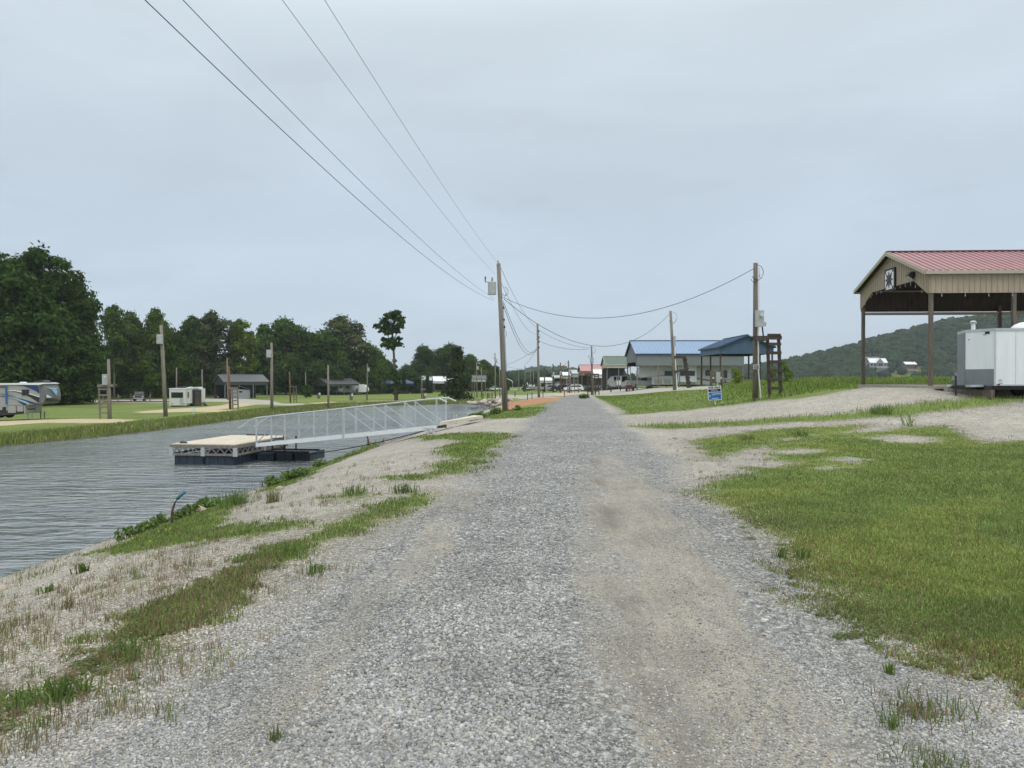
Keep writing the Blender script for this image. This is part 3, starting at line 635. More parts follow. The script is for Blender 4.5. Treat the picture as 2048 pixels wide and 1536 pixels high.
def pavilion(loc, rz, Lx, Wy, eave, rise, fas, roof, wall, trim, post, label, name='open_pavilion', cat='pavilion', bays=4, rib=0.0, clip=None, ovh=.25, fas_back=None, group=None, step=.3, end=True, back=None):
    rt = thing(name, loc, label, cat, rz, group); hw = Wy / 2; rk = eave + rise; sl = rise / hw
    mb = MB(); slope_slab(mb, -ovh, Lx + ovh, -ovh * .6, eave - ovh * .6 * sl + .02, hw, rk + .02, .04, rib)
    slope_slab(mb, -ovh, Lx + ovh, Wy + ovh * .6, eave - ovh * .6 * sl + .02, hw, rk + .02, .04, rib); rf = mb.build('roof', roof, rt)
    mb = MB(); slope_slab(mb, -ovh + .02, Lx + ovh - .02, -ovh * .5, eave - ovh * .5 * sl - .012, hw, rk - .012, .025); slope_slab(mb, -ovh + .02, Lx + ovh - .02, Wy + ovh * .5, eave - ovh * .5 * sl - .012, hw, rk - .012, .025); mb.build('roof_underside', 'under_roof_shade', rt)  # sheathing under the slopes, near-black: interior shade is put into its colour
    mb = MB(); mb.box(.05, Lx - .05, .045, .055, eave - fas + .03, eave - .1); mb.box(.05, Lx - .05, Wy - .055, Wy - .045, eave - (fas_back or fas) + .03, eave - .1); mb.build('fascia_shade_lining', 'wood_dark', rt)  # added dark boards inside the fascia, painting the shade of the interior
    mb = MB(); mb.box(-ovh, Lx + ovh, hw - .16, hw + .16, rk + .045, rk + .11); mb.build('ridge_cap', 'ridge_dark' if roof == 'red_roof' else trim, rt)
    mb = MB()
    for y, dy in ((-ovh * .6, -1), (Wy + ovh * .6, 1)):
        zz = eave - ovh * .6 * sl; mb.box(-ovh, Lx + ovh, y, y + dy * .06, zz - .10, zz + .05)
    for x in (-ovh, Lx + ovh):
        dx = -.05 if x < 0 else .05
        for ya, yb in ((-ovh * .6, hw), (Wy + ovh * .6, hw)):
            za, zb = eave - ovh * .6 * sl, rk; mb.poly([(x, ya, za - .1), (x, yb, zb - .1), (x, yb, zb + .07), (x, ya, za + .07)], dx, (1, 0, 0))
    mb.build('roof_trim', trim, rt)
    mb = MB(); fb = eave - fas
    mb.box(.02, Lx - .02, Wy - .04, Wy, (eave - fas_back) if fas_back else fb, eave - .02); mb.build('side_fascia', wall, rt); mb = MB(); mb.box(.02, Lx - .02, 0, .04, fb, eave - .02)
    ribs_wall(mb, .05, Lx - .05, lambda a: fb, lambda a: eave - .05, 0, 'x', step, -1); mb.build('side_fascia', wall, rt)
    for k, x in enumerate((0, Lx)):
        if k and not end: continue
        mb = MB(); top = lambda y: rk - abs(y - hw) * sl - .03
        if clip: c0, ch = clip
        else: c0, ch = .01, fb
        dx = .04 if x == 0 else -.04
        pts2 = [(x, 0, fb), (x, c0 * .12, fb), (x, c0, ch), (x, Wy - c0, ch), (x, Wy - c0 * .12, fb), (x, Wy, fb), (x, Wy, eave - .03), (x, hw, rk - .03), (x, 0, eave - .03)]
        # quads so that the concave outline stays clean
        ysx = [0, max(c0 * .12, .005), max(c0, .01), hw, Wy - max(c0, .01), Wy - max(c0 * .12, .005), Wy]
        bot = lambda y: fb if (y <= c0 * .12 or y >= Wy - c0 * .12) else (ch if c0 <= y <= Wy - c0 else fb + (ch - fb) * ((min(y, Wy - y) - c0 * .12) / (c0 * .88)))
        for ya, yb in zip(ysx[:-1], ysx[1:]): mb.poly([(x, ya, bot(ya + 1e-4)), (x, yb, bot(yb - 1e-4)), (x, yb, top(yb)), (x, ya, top(ya))], dx, (1, 0, 0))
        ribs_wall(mb, .05, Wy - .05, bot, lambda y: top(y) - .04, x, 'y', step, -1 if x == 0 else 1); mb.build('gable_wall', wall, rt)
    if back: mb = MB(); mb.box(.1, Lx - .1, Wy - .3, Wy - .25, -.3, eave - .2); mb.build('shade_backing', back, rt)  # added dark sheet standing in for the shade inside the open shed
    mb = MB(); 
    for i in range(bays + 1):
        x = .1 + (Lx - .2) * i / bays
        for y0_, y1_ in ((.06, hw), (Wy - .06, hw)): mb.bar((x, y0_, eave - .12), (x, y1_, rk - .12), .05, .14)
        mb.box(x - .025, x + .025, .06, Wy - .06, fb - .02 if not clip else ch + .02, (fb if not clip else ch) + .16)
    for k in range(1, 7):
        for sgn in (0, 1):
            y = hw * k / 7; yy2 = y if not sgn else Wy - y; mb.box(.06, Lx - .06, yy2 - .02, yy2 + .02, eave + sl * y - .1, eave + sl * y - .02)
    mb.build('roof_frame', 'wood_dark', rt)
    for i in range(bays + 1):
        for y in (.11, Wy - .11):
            x = .12 + (Lx - .24) * i / bays; mb = MB(); mb.box(x - .075, x + .075, y - .075, y + .075, -1.0, fb + .25 if y < hw else fb + .1); mb.build('post', post, rt)
    return rt
# near tan pavilion with the star board
PZ = 1.40
pv = pavilion((18.35, 33.0, PZ), R(-3), 14.4, 7.4, 5.05, 1.38, .97, 'red_roof', 'tan_siding', 'tan_trim', 'wood_brown', 'large open pavilion with tan ribbed siding and red metal roof at the right edge',
              bays=4, rib=.30, clip=(1.45, 4.8), step=.235, fas_back=1.15)
pv.name = 'tan_pavilion'
for x in (3.72,): pass
mb = MB(); mb.box(.2, 14.2, 7.22, 7.34, 3.72, 3.86); mb.build('rear_beam', 'tan_trim', pv)
# star board
sb = MB(); sb.box(-.09, -.03, 3.15, 4.25, 5.15 - .55, 5.15 + .55); brd = sb.build('quilt_board', 'sign_black', pv)
MC['maroon'].node_tree.nodes  # dark frame colour
sb = MB(); sb.box(-.105, -.091, 3.24, 4.16, 4.69, 5.61); panel = sb.build('white_panel', 'white_paint', brd)
mbb = MB()
cy, cz = 3.7, 5.15
for i in range(8):
    a0 = math.pi / 4 * i; r1 = .42 if i % 2 == 0 else .47
    p = lambda a, r: (-.12, cy + r * math.cos(a), cz + r * math.sin(a))
    mbb.poly([p(0, 0), p(a0 - .39, .2), p(a0, r1), p(a0 + .39, .2)], .012, (-1, 0, 0))
for sy in (-1, 1):
    for sz in (-1, 1):
        mbb.box(-.118, -.106, cy + sy * .46, cy + sy * .34, cz + sz * .46, cz + sz * .34)
mbb.build('star_pattern', 'black_paint', brd)
mbb = MB()
for i in range(4):
    a0 = math.pi / 4 * (2 * i + 1); p = lambda a, r: (-.134, cy + r * math.cos(a), cz + r * math.sin(a)); mbb.poly([p(0, 0), p(a0 - .3, .16), p(a0, .36), p(a0 + .3, .16)], .008, (-1, 0, 0))
mbb.build('star_centre', 'maroon', brd)
# wall lamp
wl = MB(); wl.box(-.10, -.02, 1.27, 1.50, 4.95, 5.2); lampb = wl.build('wall_lamp', 'black_metal', pv)
wl = MB(); wl.prism([(-.34, 5.02), (-.10, 4.86), (-.10, 5.18), (-.2, 5.2)], 1.24, 1.53); wl.build('lamp_hood', 'black_metal', lampb)
wl = MB(); wl.prism([(-.30, 4.96), (-.12, 4.83), (-.11, 4.87), (-.32, 5.0)], 1.27, 1.50); wl.build('lamp_lens', 'soft_glass', lampb)
def bulb(x, y, z):
    q = MB(); q.tube([(x, y, z + .05), (x, y, z), (x, y, z - .055), (x, y, z - .10), (x, y, z - .12)], [.008, .009, .017, .014, .006], 8); q.build('string_bulb', 'grey_box', pv, smooth=True)
for i in range(9): bulb(-.06, 1.6 + i * .52, 4.72)
for y, z in ((1.15, 4.55), (.55, 4.25), (5.9, 4.6), (6.6, 4.3)): bulb(-.06, y, z)
for i in range(14): bulb(.5 + i, -.06, 4.02)
# concrete pad and its wall
pad = MB(); pad.box(-.3, 15.2, -1.3, 8.2, -.12, 0.0); po = pad.build('concrete_pad', 'concrete', None); po.location = (18.35, 33.0, PZ); po.rotation_euler = (0, 0, R(-3)); tag(po, 'concrete floor slab under the tan pavilion', 'slab')
wl2 = MB(); wl2.box(0, 14.5, 0, .3, -1.4, -.0)
for i in range(8): wl2.box(i * 2.0 + .02, i * 2.0 + 1.9, -.03, 0, -.9, -.04)
wo = wl2.build('retaining_wall', 'concrete'); wo.location = (18.2, 31.35, PZ - .01); wo.rotation_euler = (0, 0, R(-3)); tag(wo, 'low block retaining wall behind the white cargo trailer', 'wall')

# blue-roofed long building, blue gable pavilion, and those beyond
def pav_px(x0, x1, Y, dep, pe, pr, pf, roof, wall, trim, post, label, **k):
    X0 = (x0 - 1024) / F * Y; X1 = (x1 - 1024) / F * Y; base = gz((X0 + X1) / 2, Y); E = at(x0, pe, Y).z; Rg = at(x0, pr, Y + dep / 2).z; Fz = at(x0, pf, Y).z
    return pavilion((X0, Y, base), 0, X1 - X0, dep, E - base, Rg - E, E - Fz, roof, wall, trim, post, label, **k)
pav_px(1273, 1488, 105, 9, 707, 682, 731, 'blue_roof', 'grey_siding', 'blue_trim', 'wood_grey', 'long grey-walled open shed with light blue metal roof over a white camper', bays=5, rib=.45, step=.45, clip=(1.2, 3.6), name='metal_shed', cat='shed')
pav_px(1213, 1262, 148, 8, 729, 713, 736, 'green_roof', 'cream_siding', 'cream_siding', 'wood_grey', 'open shed with dark green roof left of the long blue-roofed shed', bays=2, rib=.6, step=.6, back='charcoal', name='metal_shed', cat='shed')
pav_px(1163, 1212, 188, 9, 742, 730, 751, 'pink_roof', 'brown_siding', 'brown_siding', 'wood_grey', 'shed with faded red roof beyond the green-roofed shed', bays=2, rib=.8, step=.8, back='wood_dark', name='metal_shed', cat='shed')
pav_px(1146, 1166, 215, 9, 747, 740, 754, 'palegrey_roof', 'palegrey_roof', 'palegrey_roof', 'wood_grey', 'small shed with pale grey roof left of the faded red roof', bays=1, back='charcoal', name='metal_shed', cat='shed')
pav_px(1127, 1149, 228, 8, 751, 744, 757, 'white_roof', 'cream_siding', 'black_metal', 'wood_grey', 'small shed with bright white roof among the far sheds', bays=1, back='charcoal', name='metal_shed', cat='shed')
pav_px(1107, 1146, 235, 8, 755, 751, 757.5, 'palegrey_roof', 'cream_siding', 'cream_siding', 'white_paint', 'low flat cream-roofed carport behind the far parked pickups', bays=3, back='charcoal', name='carport', cat='carport')
pav_px(1080, 1106, 262, 10, 761, 755, 766, 'white_roof', 'offwhite', 'offwhite', 'white_paint', 'low white-roofed shed farthest left of the far sheds', bays=2, back='charcoal', name='metal_shed', cat='shed')
pav_px(1190, 1208, 165, 4, 748, 738.5, 756, 'white_roof', 'white_paint', 'white_paint', 'wood_grey', 'small white-roofed lean-to in front of the faded red shed', bays=1, name='metal_shed', cat='shed')
# gable facing the camera: ridge runs away, so turn by 90 degrees
b80 = gz(25, 80); pb = pavilion((27.9, 80, b80), R(90), 8.2, 5.75, at(1437, 693, 80).z - b80, at(1490, 671, 80).z - at(1437, 693, 80).z, .78, 'navy_sheet', 'blue_siding', 'blue_trim', 'wood_dark',
    'open pavilion with dark blue ribbed gable facing the road', bays=2, rib=.4, step=.3, name='blue_pavilion')
# left-hand pavilions
def pav_l(px, Y, ang, Lx, Wy, h, rise, fas, roof, wall, trim, post, label, **k):
    p = onY(px, Y); return pavilion(p, R(ang), Lx, Wy, h, rise, fas, roof, wall, trim, post, label, **k)
q = pav_l(449, 166, 33, 9.4, 10.5, 3.9, 1.5, .8, 'grey_roof', 'charcoal', 'grey_siding', 'grey_siding', 'charcoal metal pavilion with grey roof behind the square white camper', bays=3, back='black_metal', rib=.6, step=.6)
s1 = thing('garden_shed', onY(461, 166), 'small grey lean-to shed in front of the charcoal pavilion', 'shed', R(16))
mb = MB(); mb.prism([(0, 0), (4.0, 0), (4.0, 1.95), (1.6, 2.15), (0, 2.5)], 0, 2.2); mb.build('wall', 'galv_dark', s1)
mb = MB(); mb.poly([(-.1, -.2, 2.62), (1.7, -.2, 2.8), (4.15, -.2, 2.0), (4.15, 2.4, 2.0), (1.7, 2.4, 2.8), (-.1, 2.4, 2.62)], .06, (0, 0, 1)); mb.build('roof', 'grey_roof', s1)
mb = MB(); mb.box(1.8, 2.4, -.04, 0, 1.4, 1.75); mb.build('window', 'glass_dark', s1)
pav_l(658, 211, 42, 9.5, 9.5, 3.3, 1.4, .6, 'grey_roof', 'charcoal', 'grey_siding', 'wood_grey', 'dark-roofed pavilion sheltering campers behind the round shrub', bays=2, back='black_metal')
pav_l(720, 225, 42, 8, 7.5, 3.1, 1.2, .5, 'palegrey_roof', 'grey_siding', 'palegrey_roof', 'wood_grey', 'pale grey-roofed pavilion right of the dark-roofed one', bays=2, back='black_metal')
pav_l(770, 232, 42, 11, 9, 3.2, 1.1, .7, 'navy_roof', 'navy_roof', 'navy_roof', 'wood_grey', 'low navy-blue pavilion behind the lone tall tree', bays=2, back='black_metal')
pav_l(832, 262, 20, 6, 6, 4.2, 1.5, 1.2, 'palegrey_roof', 'navy_roof', 'palegrey_roof', 'wood_grey', 'small shed with pale grey roof at the wood edge left of the low tree row', bays=1, name='metal_shed', cat='shed')
pav_l(868, 258, 10, 9, 6, 3.9, 1.6, .8, 'white_roof', 'white_paint', 'white_paint', 'wood_grey', 'white-roofed shed half hidden by conical trees', bays=2, name='metal_shed', cat='shed')
pav_l(948, 200, 12, 3.2, 4, 4.6, .9, .8, 'grey_roof', 'offwhite', 'grey_roof', 'wood_grey', 'small raised carport on tall posts right of the compact dark tree', bays=1, name='carport', cat='carport')
pav_l(973, 292, 5, 5, 5, 4.8, .6, .9, 'palegrey_roof', 'brown_siding', 'palegrey_roof', 'wood_grey', 'brown shed behind the far white pickup', bays=1, name='metal_shed', cat='shed')
# arched white canopy
p = onY(986, 296); ac = thing('arched_canopy', p, 'white arched fabric canopy behind the far white pickup', 'canopy')
mb = MB(); arc = [(4.0 + 3.9 * math.cos(a), 3.2 + 1.8 * math.sin(a)) for a in np.linspace(math.pi, 0, 9)]
mb.prism(arc + [(x * .97 + .12, z - .28) for x, z in arc[::-1]], 0, 7); mb.build('cover', 'white_paint', ac)
for x in (.2, 7.8):
    for y in (.2, 6.8): mb = MB(); mb.box(x - .06, x + .06, y - .06, y + .06, 0, 3.2); mb.build('post', 'galv', ac)
# houses on the hillside
def house(P, wd, dp, h, rise, roof, wall, label, gable_front=True):
    rt = thing('hillside_house', P, label, 'house'); mb = MB(); mb.box(-wd / 2, wd / 2, 0, dp, -6, h); mb.build('wall', wall, rt)
    mb = MB(); slope_slab(mb, -wd / 2 - .5, wd / 2 + .5, -.8, h, dp / 2, h + rise, .2); slope_slab(mb, -wd / 2 - .5, wd / 2 + .5, dp + .8, h, dp / 2, h + rise, .2); rf = mb.build('roof', roof, rt)
    if gable_front:
        mb = MB(); g = wd * .2; mb.prism([(-g, h - .4), (g, h - .4), (0, h + rise * .95)], -2.5, dp / 2); mb.build('front_gable', wall, rt)
        mb = MB()
        for s_ in (-1, 1): mb.poly([(s_ * (g + .8), -3.2, h - .6), (0, -3.2, h + rise * 1.02), (0, dp / 2, h + rise * 1.02), (s_ * (g + .8), dp / 2, h - .6)], .25, (0, 0, 1))
        mb.build('gable_roof', roof, rt)
    for k in range(5):
        x = -wd / 2 + wd * (k + .5) / 5; mb = MB(); mb.box(x - wd * .055, x + wd * .055, -.12 if not (gable_front and k == 2) else -2.62, -.02 if not (gable_front and k == 2) else -2.5, h * .35, h * .85); mb.build('window', 'glass_dark', rt)
    mb = MB(); mb.box(-wd / 2, wd / 2, -3, -.14, -.3, 0); mb.box(-wd / 2, wd / 2, -3.05, -2.95, .9, 1.0); mb.build('porch', 'white_paint', rt); return rt
def zat(px, py, Y): v = at(px, py, Y); return v
HB = [zat(1757, 735, HP[0].y), zat(1822, 741, HP[1].y)]
house(HB[0], 17, 9, 4.6, 4.5, 'white_roof', 'rv_grey', 'large house with white gabled roof on the wooded hillside')
house(HB[1], 11, 8, 6.0, 2.6, 'white_roof', 'brick', 'reddish-brown house with flat white roof on the hillside, right of the gabled house', False)
house(zat(1745, 722, HP[0].y + 26), 20, 7, 2.6, 1.8, 'shingle', 'brick', 'low brown-roofed house above the white gabled house on the hill', False)

# ------------------------------------------------------------------ vehicles
def wheel(rt, x, y, r=.38, wdt=.26, rim='galv', name='wheel'):
    mb = MB(); mb.tube([(x, y - wdt / 2, r), (x, y + wdt / 2, r)], r, 18); w_ = mb.build(name, 'black_rubber', rt)
    s_ = 1 if y > 0 else -1; mb = MB(); mb.tube([(x, y + s_ * (wdt / 2 - .03), r), (x, y + s_ * (wdt / 2 + .012), r)], [r * .62, r * .5], 12); mb.build('rim', rim, w_); return w_
def pickup(loc, rz, paint, label, name='pickup_truck', group=None):
    rt = thing(name, loc, label, 'pickup truck', rz, group); Wd = .97
    mb = MB(); mb.prism([(-2.85, .55), (-2.9, .75), (-2.85, 1.05), (-2.6, 1.15), (-1.35, 1.2), (-.95, 1.22), (1.1, 1.22), (2.85, 1.2), (2.9, .9), (2.85, .55)], -Wd, Wd); body = mb.build('body', paint, rt)
    mb = MB(); mb.prism([(-1.3, 1.18), (-.55, 1.88), (.75, 1.92), (1.05, 1.18)], -.88, .88, ins=.16); mb.build('cab', paint, rt)
    mb = MB()
    for s_ in (-1, 1): mb.poly([(-.95, s_ * .83, 1.30), (-.42, s_ * .775, 1.74), (.12, s_ * .77, 1.76), (.12, s_ * .83, 1.30)], .05, (0, s_, 0)); mb.poly([(.2, s_ * .83, 1.30), (.2, s_ * .77, 1.76), (.68, s_ * .77, 1.76), (.86, s_ * .83, 1.30)], .05, (0, s_, 0))
    mb.poly([(-1.24, -.72, 1.28), (-.62, -.66, 1.84), (-.62, .66, 1.84), (-1.24, .72, 1.28)], .04, (-1, 0, .9)); mb.build('windows', 'glass_dark', rt)
    mb = MB(); mb.box(1.25, 2.75, -.82, .82, 1.19, 1.215); mb.build('truck_bed', 'black_paint', rt)
    mb = MB(); mb.box(-2.95, -2.86, -.6, .6, .78, 1.04); mb.build('grille', 'black_metal', rt)
    mb = MB(); mb.box(-3.0, -2.86, -.95, .95, .52, .70); mb.build('front_bumper', 'galv', rt); mb = MB(); mb.box(2.9, 3.02, -.95, .95, .52, .70); mb.build('rear_bumper', 'galv', rt)
    for s_ in (-1, 1): mb = MB(); mb.box(-2.93, -2.8, s_ * .62, s_ * .92, .82, 1.02); mb.build('headlight', 'soft_glass', rt)
    for x in (-1.9, 1.8):
        for s_ in (-1, 1): wheel(rt, x, s_ * .86, .42)
    return rt
def suv(loc, rz, paint, label, name='parked_car', group=None):
    rt = thing(name, loc, label, 'car', rz, group)
    mb = MB(); mb.prism([(-2.3, .45), (-2.35, .8), (-2.2, 1.0), (-1.3, 1.1), (2.2, 1.15), (2.32, .8), (2.28, .45)], -.92, .92); mb.build('body', paint, rt)
    mb = MB(); mb.prism([(-1.35, 1.08), (-.6, 1.68), (1.7, 1.72), (2.2, 1.12)], -.86, .86, ins=.2); mb.build('cabin', paint, rt)
    mb = MB()
    for s_ in (-1, 1): mb.poly([(-.95, s_ * .82, 1.16), (-.45, s_ * .74, 1.58), (1.5, s_ * .74, 1.6), (1.85, s_ * .82, 1.18)], .06, (0, s_, 0))
    mb.poly([(-1.3, -.7, 1.15), (-.68, -.6, 1.63), (-.68, .6, 1.63), (-1.3, .7, 1.15)], .04, (-1, 0, .9)); mb.build('windows', 'glass_dark', rt)
    for x in (-1.45, 1.45):
        for s_ in (-1, 1): wheel(rt, x, s_ * .82, .36)
    return rt
MC['dark_pickup'] = MC['grey_paint']
tr = pickup(G(279, 803), R(75), 'black_paint', 'dark pickup truck facing the camera in front of the wood'); tr.location = onY(279, 150); tr.rotation_euler[2] = R(112)
pickup(onY(987, 285), R(8), 'white_paint', 'white pickup truck parked before the arched canopy')
suv(onY(1071, 228), R(80), 'blue_paint', 'small blue car seen end-on among the far vehicles')
pickup(onY(1121, 205), R(168), 'white_paint', 'white pickup truck in the row by the far sheds, nearest the cream carport')
pickup(onY(1138, 196), R(172), 'silver_paint', 'long silver pickup truck in the row by the far sheds')
suv(onY(1157, 192), R(170), 'silver_paint', 'silver car at the right end of the far vehicle row, beside the red-roofed shed')
suv(onY(1093, 215), R(100), 'grey_paint', 'grey car left of the white pickup in the far row')
suv(onY(1106, 210), R(95), 'black_paint', 'black car between the grey car and the white pickup in the far row')
suv(onY(1113, 200), R(20), 'black_paint', 'dark car half hidden in front of the far white pickup')
suv(onY(1099, 196), R(12), 'silver_paint', 'pale silver car with dark windows left of the black cars in the far row')
pickup(onY(1124, 188), R(5), 'black_paint', 'black pickup truck in the far row in front of the white one')
suv(onY(1147, 184), R(8), 'white_paint', 'small white car in the far row beside the long silver pickup')
def flat_curve(mb, pts_top, pts_bot, y, th, mi=0):
    n = len(pts_top)
    for i in range(n - 1):
        mb.poly([(pts_bot[i][0], y, pts_bot[i][1]), (pts_bot[i + 1][0], y, pts_bot[i + 1][1]), (pts_top[i + 1][0], y, pts_top[i + 1][1]), (pts_top[i][0], y, pts_top[i][1])], th, (0, -1, 0), mi)
def stripe(rt, xs_, zc, wds, y, mname, name='stripe', lift=.012):
    # curved graphic stripe: centre heights zc and widths along xs
    xi = np.linspace(xs_[0], xs_[-1], 14); z = np.interp(xi, xs_, zc)
    cs = np.polyfit(xs_, zc, min(3, len(xs_) - 1)); z = np.polyval(cs, xi); ww = np.interp(xi, xs_, wds)
    mb = MB(); flat_curve(mb, list(zip(xi, z + ww / 2)), list(zip(xi, z - ww / 2)), y, lift); return mb.build(name, mname, rt)
# striped fifth-wheel camper at far left (nose to the right, local x grows to the nose, near side y = 0)
P = G(112, 838); YR = P.y
kk = YR / F
Xr = lambda px: (px - 1024) * kk
rv = thing('fifth_wheel_camper', (Xr(0), YR, P.z), 'grey fifth-wheel camper with blue and black swooshes, cut by the left photo edge', 'camper')
zz = lambda py: at(0, py, YR).z - P.z; xx_ = lambda px: px * kk
def RP(l): return [(xx_(a), zz(b_)) for a, b_ in l]
mb = MB(); mb.prism(RP([(-110, 828), (-110, 768), (0, 767), (60, 766), (76, 768), (79, 790), (80, 807), (50, 811), (50, 827)]), 0, 2.45, ins=.06); body = mb.build('body', 'rv_grey', rv)
mb = MB(); mb.prism(RP([(75.5, 768), (80, 768.4), (85, 771.5), (88, 780), (89.5, 793), (88, 802), (84, 807), (81.2, 808), (79, 790)]), .03, 2.42, ins=.15); cap = mb.build('front_cap', 'grey_paint', rv, smooth=False)
mb = MB(); mb.prism(RP([(-110, 767.5), (78, 765.5), (86, 767), (80, 770), (30, 769.5), (-110, 770.5)]), -.05, 2.5); mb.build('roof_edge', 'white_paint', rv)
mb = MB(); mb.prism(RP([(-110, 832), (-110, 823), (5, 820), (14, 821), (48, 821.5), (48, 826.5), (5, 831)]), -.015, 2.4); mb.build('skirt', 'black_metal', rv)
mb = MB(); mb.prism(RP([(57, 766), (60, 761), (74, 760.5), (79, 763), (79, 766)]), .7, 1.7); mb.build('air_conditioner', 'black_metal', rv)
mb = MB(); mb.prism(RP([(25, 766), (27, 764), (32, 764), (34, 766)]), .9, 1.4); mb.build('roof_vent', 'white_paint', rv)
mb = MB(); flat_curve(mb, RP([(44, 779), (58, 779)]), RP([(44, 790.5), (58, 790.5)]), -.012, .03); fr = mb.build('window', 'black_metal', rv)
mb = MB(); flat_curve(mb, RP([(45.5, 780.5), (56.5, 780.5)]), RP([(45.5, 789), (56.5, 789)]), -.044, .01); mb.build('pane', 'glass_dark', fr)
def sw(l1, l2, mn, nm='stripe', y=-.006, th=.012):
    mb = MB(); flat_curve(mb, RP(l1), RP(l2), y, th); mb.build(nm, mn, rv)
sw([(31, 769.6), (50, 769.6), (68, 770.5), (75, 771), (78, 778)], [(31, 770), (45, 771.5), (58, 776), (70, 781), (79, 787)], 'navy_paint')
sw([(15, 780.3), (30, 780.5), (44, 783), (60, 787), (79, 793)], [(15, 781.5), (30, 782), (44, 785), (60, 788.5), (79, 794.5)], 'white_paint', y=-.02)
sw([(15, 781.5), (30, 782), (44, 785), (60, 788.5), (79, 794)], [(15, 781.8), (30, 783), (44, 787.5), (60, 794), (79, 807)], 'black_metal')
sw([(0, 787), (15, 788.6), (30, 792)], [(0, 788.2), (15, 790.5), (30, 792.4)], 'grey_paint')
sw([(0, 791.5), (15, 792.5), (45, 798), (65, 804), (80, 808)], [(0, 792.5), (15, 794), (45, 802), (58, 807), (70, 808.5)], 'navy_paint')
sw([(15, 793), (35, 797), (52, 803), (60, 807)], [(15, 794), (35, 799), (50, 806), (55, 808)], 'light_blue', y=-.02)
sw([(36, 802), (55, 808)], [(36, 803), (49, 811)], 'black_metal')
sw([(0, 775), (15, 775)], [(0, 773), (15, 773)][::1], 'black_metal')
sw([(11.5, 772.5), (15, 772.5)], [(12, 808.5), (15, 808.5)], 'blue_paint', 'awning_arm', y=-.03, th=.06)
for a, b_, c, d in ((16, 32, 811, 825.5), (34.5, 46, 811, 823)):
    sw([(a - .6, c - .6), (b_ + .6, c - .6)], [(a - .6, d + .6), (b_ + .6, d + .6)], 'black_metal', 'hatch_frame', y=-.018, th=.01); sw([(a, c), (b_, c)], [(a, d), (b_, d)], 'rv_grey', 'storage_hatch', y=-.03, th=.012)
sw([(5, 814), (12, 814)], [(5, 821.5), (12, 821.5)], 'black_metal', 'vent_cover', y=-.02)
for a, b_, c, d in ((.3, 1.3, 812, 817.5), (.3, 1.3, 820, 826), (1.5, 2.0, 812, 816), (1.5, 2.0, 818, 826)): mb = MB(); mb.box(xx_(50) + .002, xx_(50) + .03, a, b_, zz(d), zz(c)); mb.build('step_panel', 'grey_box', rv)
mb = MB(); mb.box(xx_(50) + .002, xx_(50) + .02, .3, 1.35, zz(820), zz(817.6)); mb.build('step_gap', 'black_metal', rv)
# pale shield emblem on the front of the nose
XN = xx_(90.2)
def nose(pts_, mn, nm, dx=0.0): mb = MB(); mb.poly([(XN + dx - .08 * max(0, (785 - b_) / 12), a, zz(b_)) for a, b_ in pts_], .02, (1, 0, 0)); return mb.build(nm, mn, rv)
nose([(.35, 775), (1.9, 776.5), (1.6, 780.5), (.95, 779)], 'light_blue', 'nose_emblem'); nose([(.95, 780), (1.85, 781.5), (1.75, 786), (1.35, 787)], 'light_blue', 'nose_emblem'); nose([(1.1, 782.5), (1.75, 787), (1.6, 792)], 'light_blue', 'nose_emblem')
nose([(.2, 789), (1.0, 795.5), (.2, 795.5)], 'white_paint', 'cap_flash'); nose([(.2, 797), (1.2, 797), (2.2, 801.5), (2.1, 804), (.2, 803)], 'black_paint', 'cap_lower')
for py in (50, 58):
    for yy3 in (.25, 2.1): mb = MB(); mb.box(xx_(py), xx_(py) + .09, yy3, yy3 + .09, -.05, zz(825)); mb.build('landing_leg', 'galv_dark', rv)
for px in (-14, -32):
    for y in (.2, 2.2): wheel(rv, xx_(px), y, .42)

# square white camper seen from the rear
P = onY(338.5, 112); kq = P.y / F; zq = lambda py: at(0, py, P.y).z - P.z
c2 = thing('travel_camper', P, 'square off-white camper seen from behind with its black slide-out open', 'camper'); CW = 2.44
def cb(nm, mn, x0, x1, y0, y1, z0, z1, par=None): mb = MB(); mb.box(x0, x1, y0, y1, z0, z1); return mb.build(nm, mn, par or c2)
cb('body', 'offwhite', 0, CW, 0, 5.6, zq(811), zq(778)); fr = cb('rear_window', 'black_metal', .3, 2.06, -.04, -.002, zq(795.5), zq(784.5)); cb('pane', 'glass_dark', .36, 2.0, -.06, -.041, zq(794.8), zq(785.3), fr)
cb('roof', 'white_paint', -.04, CW + .04, -.06, 5.66, zq(778), zq(776.4))
sl = cb('slide_out', 'offwhite', CW, CW + .36, .5, 1.5, zq(807), zq(778.5)); cb('window', 'glass_dark', CW + .1, CW + .26, .46, .498, zq(796), zq(784), sl)
cb('black_slide_out', 'black_paint', CW, CW + .8, 1.55, 3.8, zq(814), zq(780.5)); s3 = cb('side_slide', 'offwhite', CW, CW + .72, 4.0, 5.4, zq(806), zq(777.5))
cb('window', 'glass_dark', CW + .1, CW + .62, 3.96, 3.998, zq(793), zq(782), s3); cb('under_frame', 'grey_paint', CW, CW + .7, 4.1, 5.3, zq(811.5), zq(806))
cb('awning_box', 'white_paint', CW, CW + .28, .4, 5.5, zq(777.5), zq(774.5)); cb('air_conditioner', 'black_metal', .9, 1.6, 1.2, 2.2, zq(776.4), zq(772.6)); cb('roof_vent', 'white_paint', 1.6, 2.0, 3, 3.4, zq(776.4), zq(774))
mb = MB(); mb.bar((CW + .7, 5.0, zq(811)), (CW + 1.2, 4.8, zq(815.5)), .5, .08); mb.build('entry_step', 'black_metal', c2)
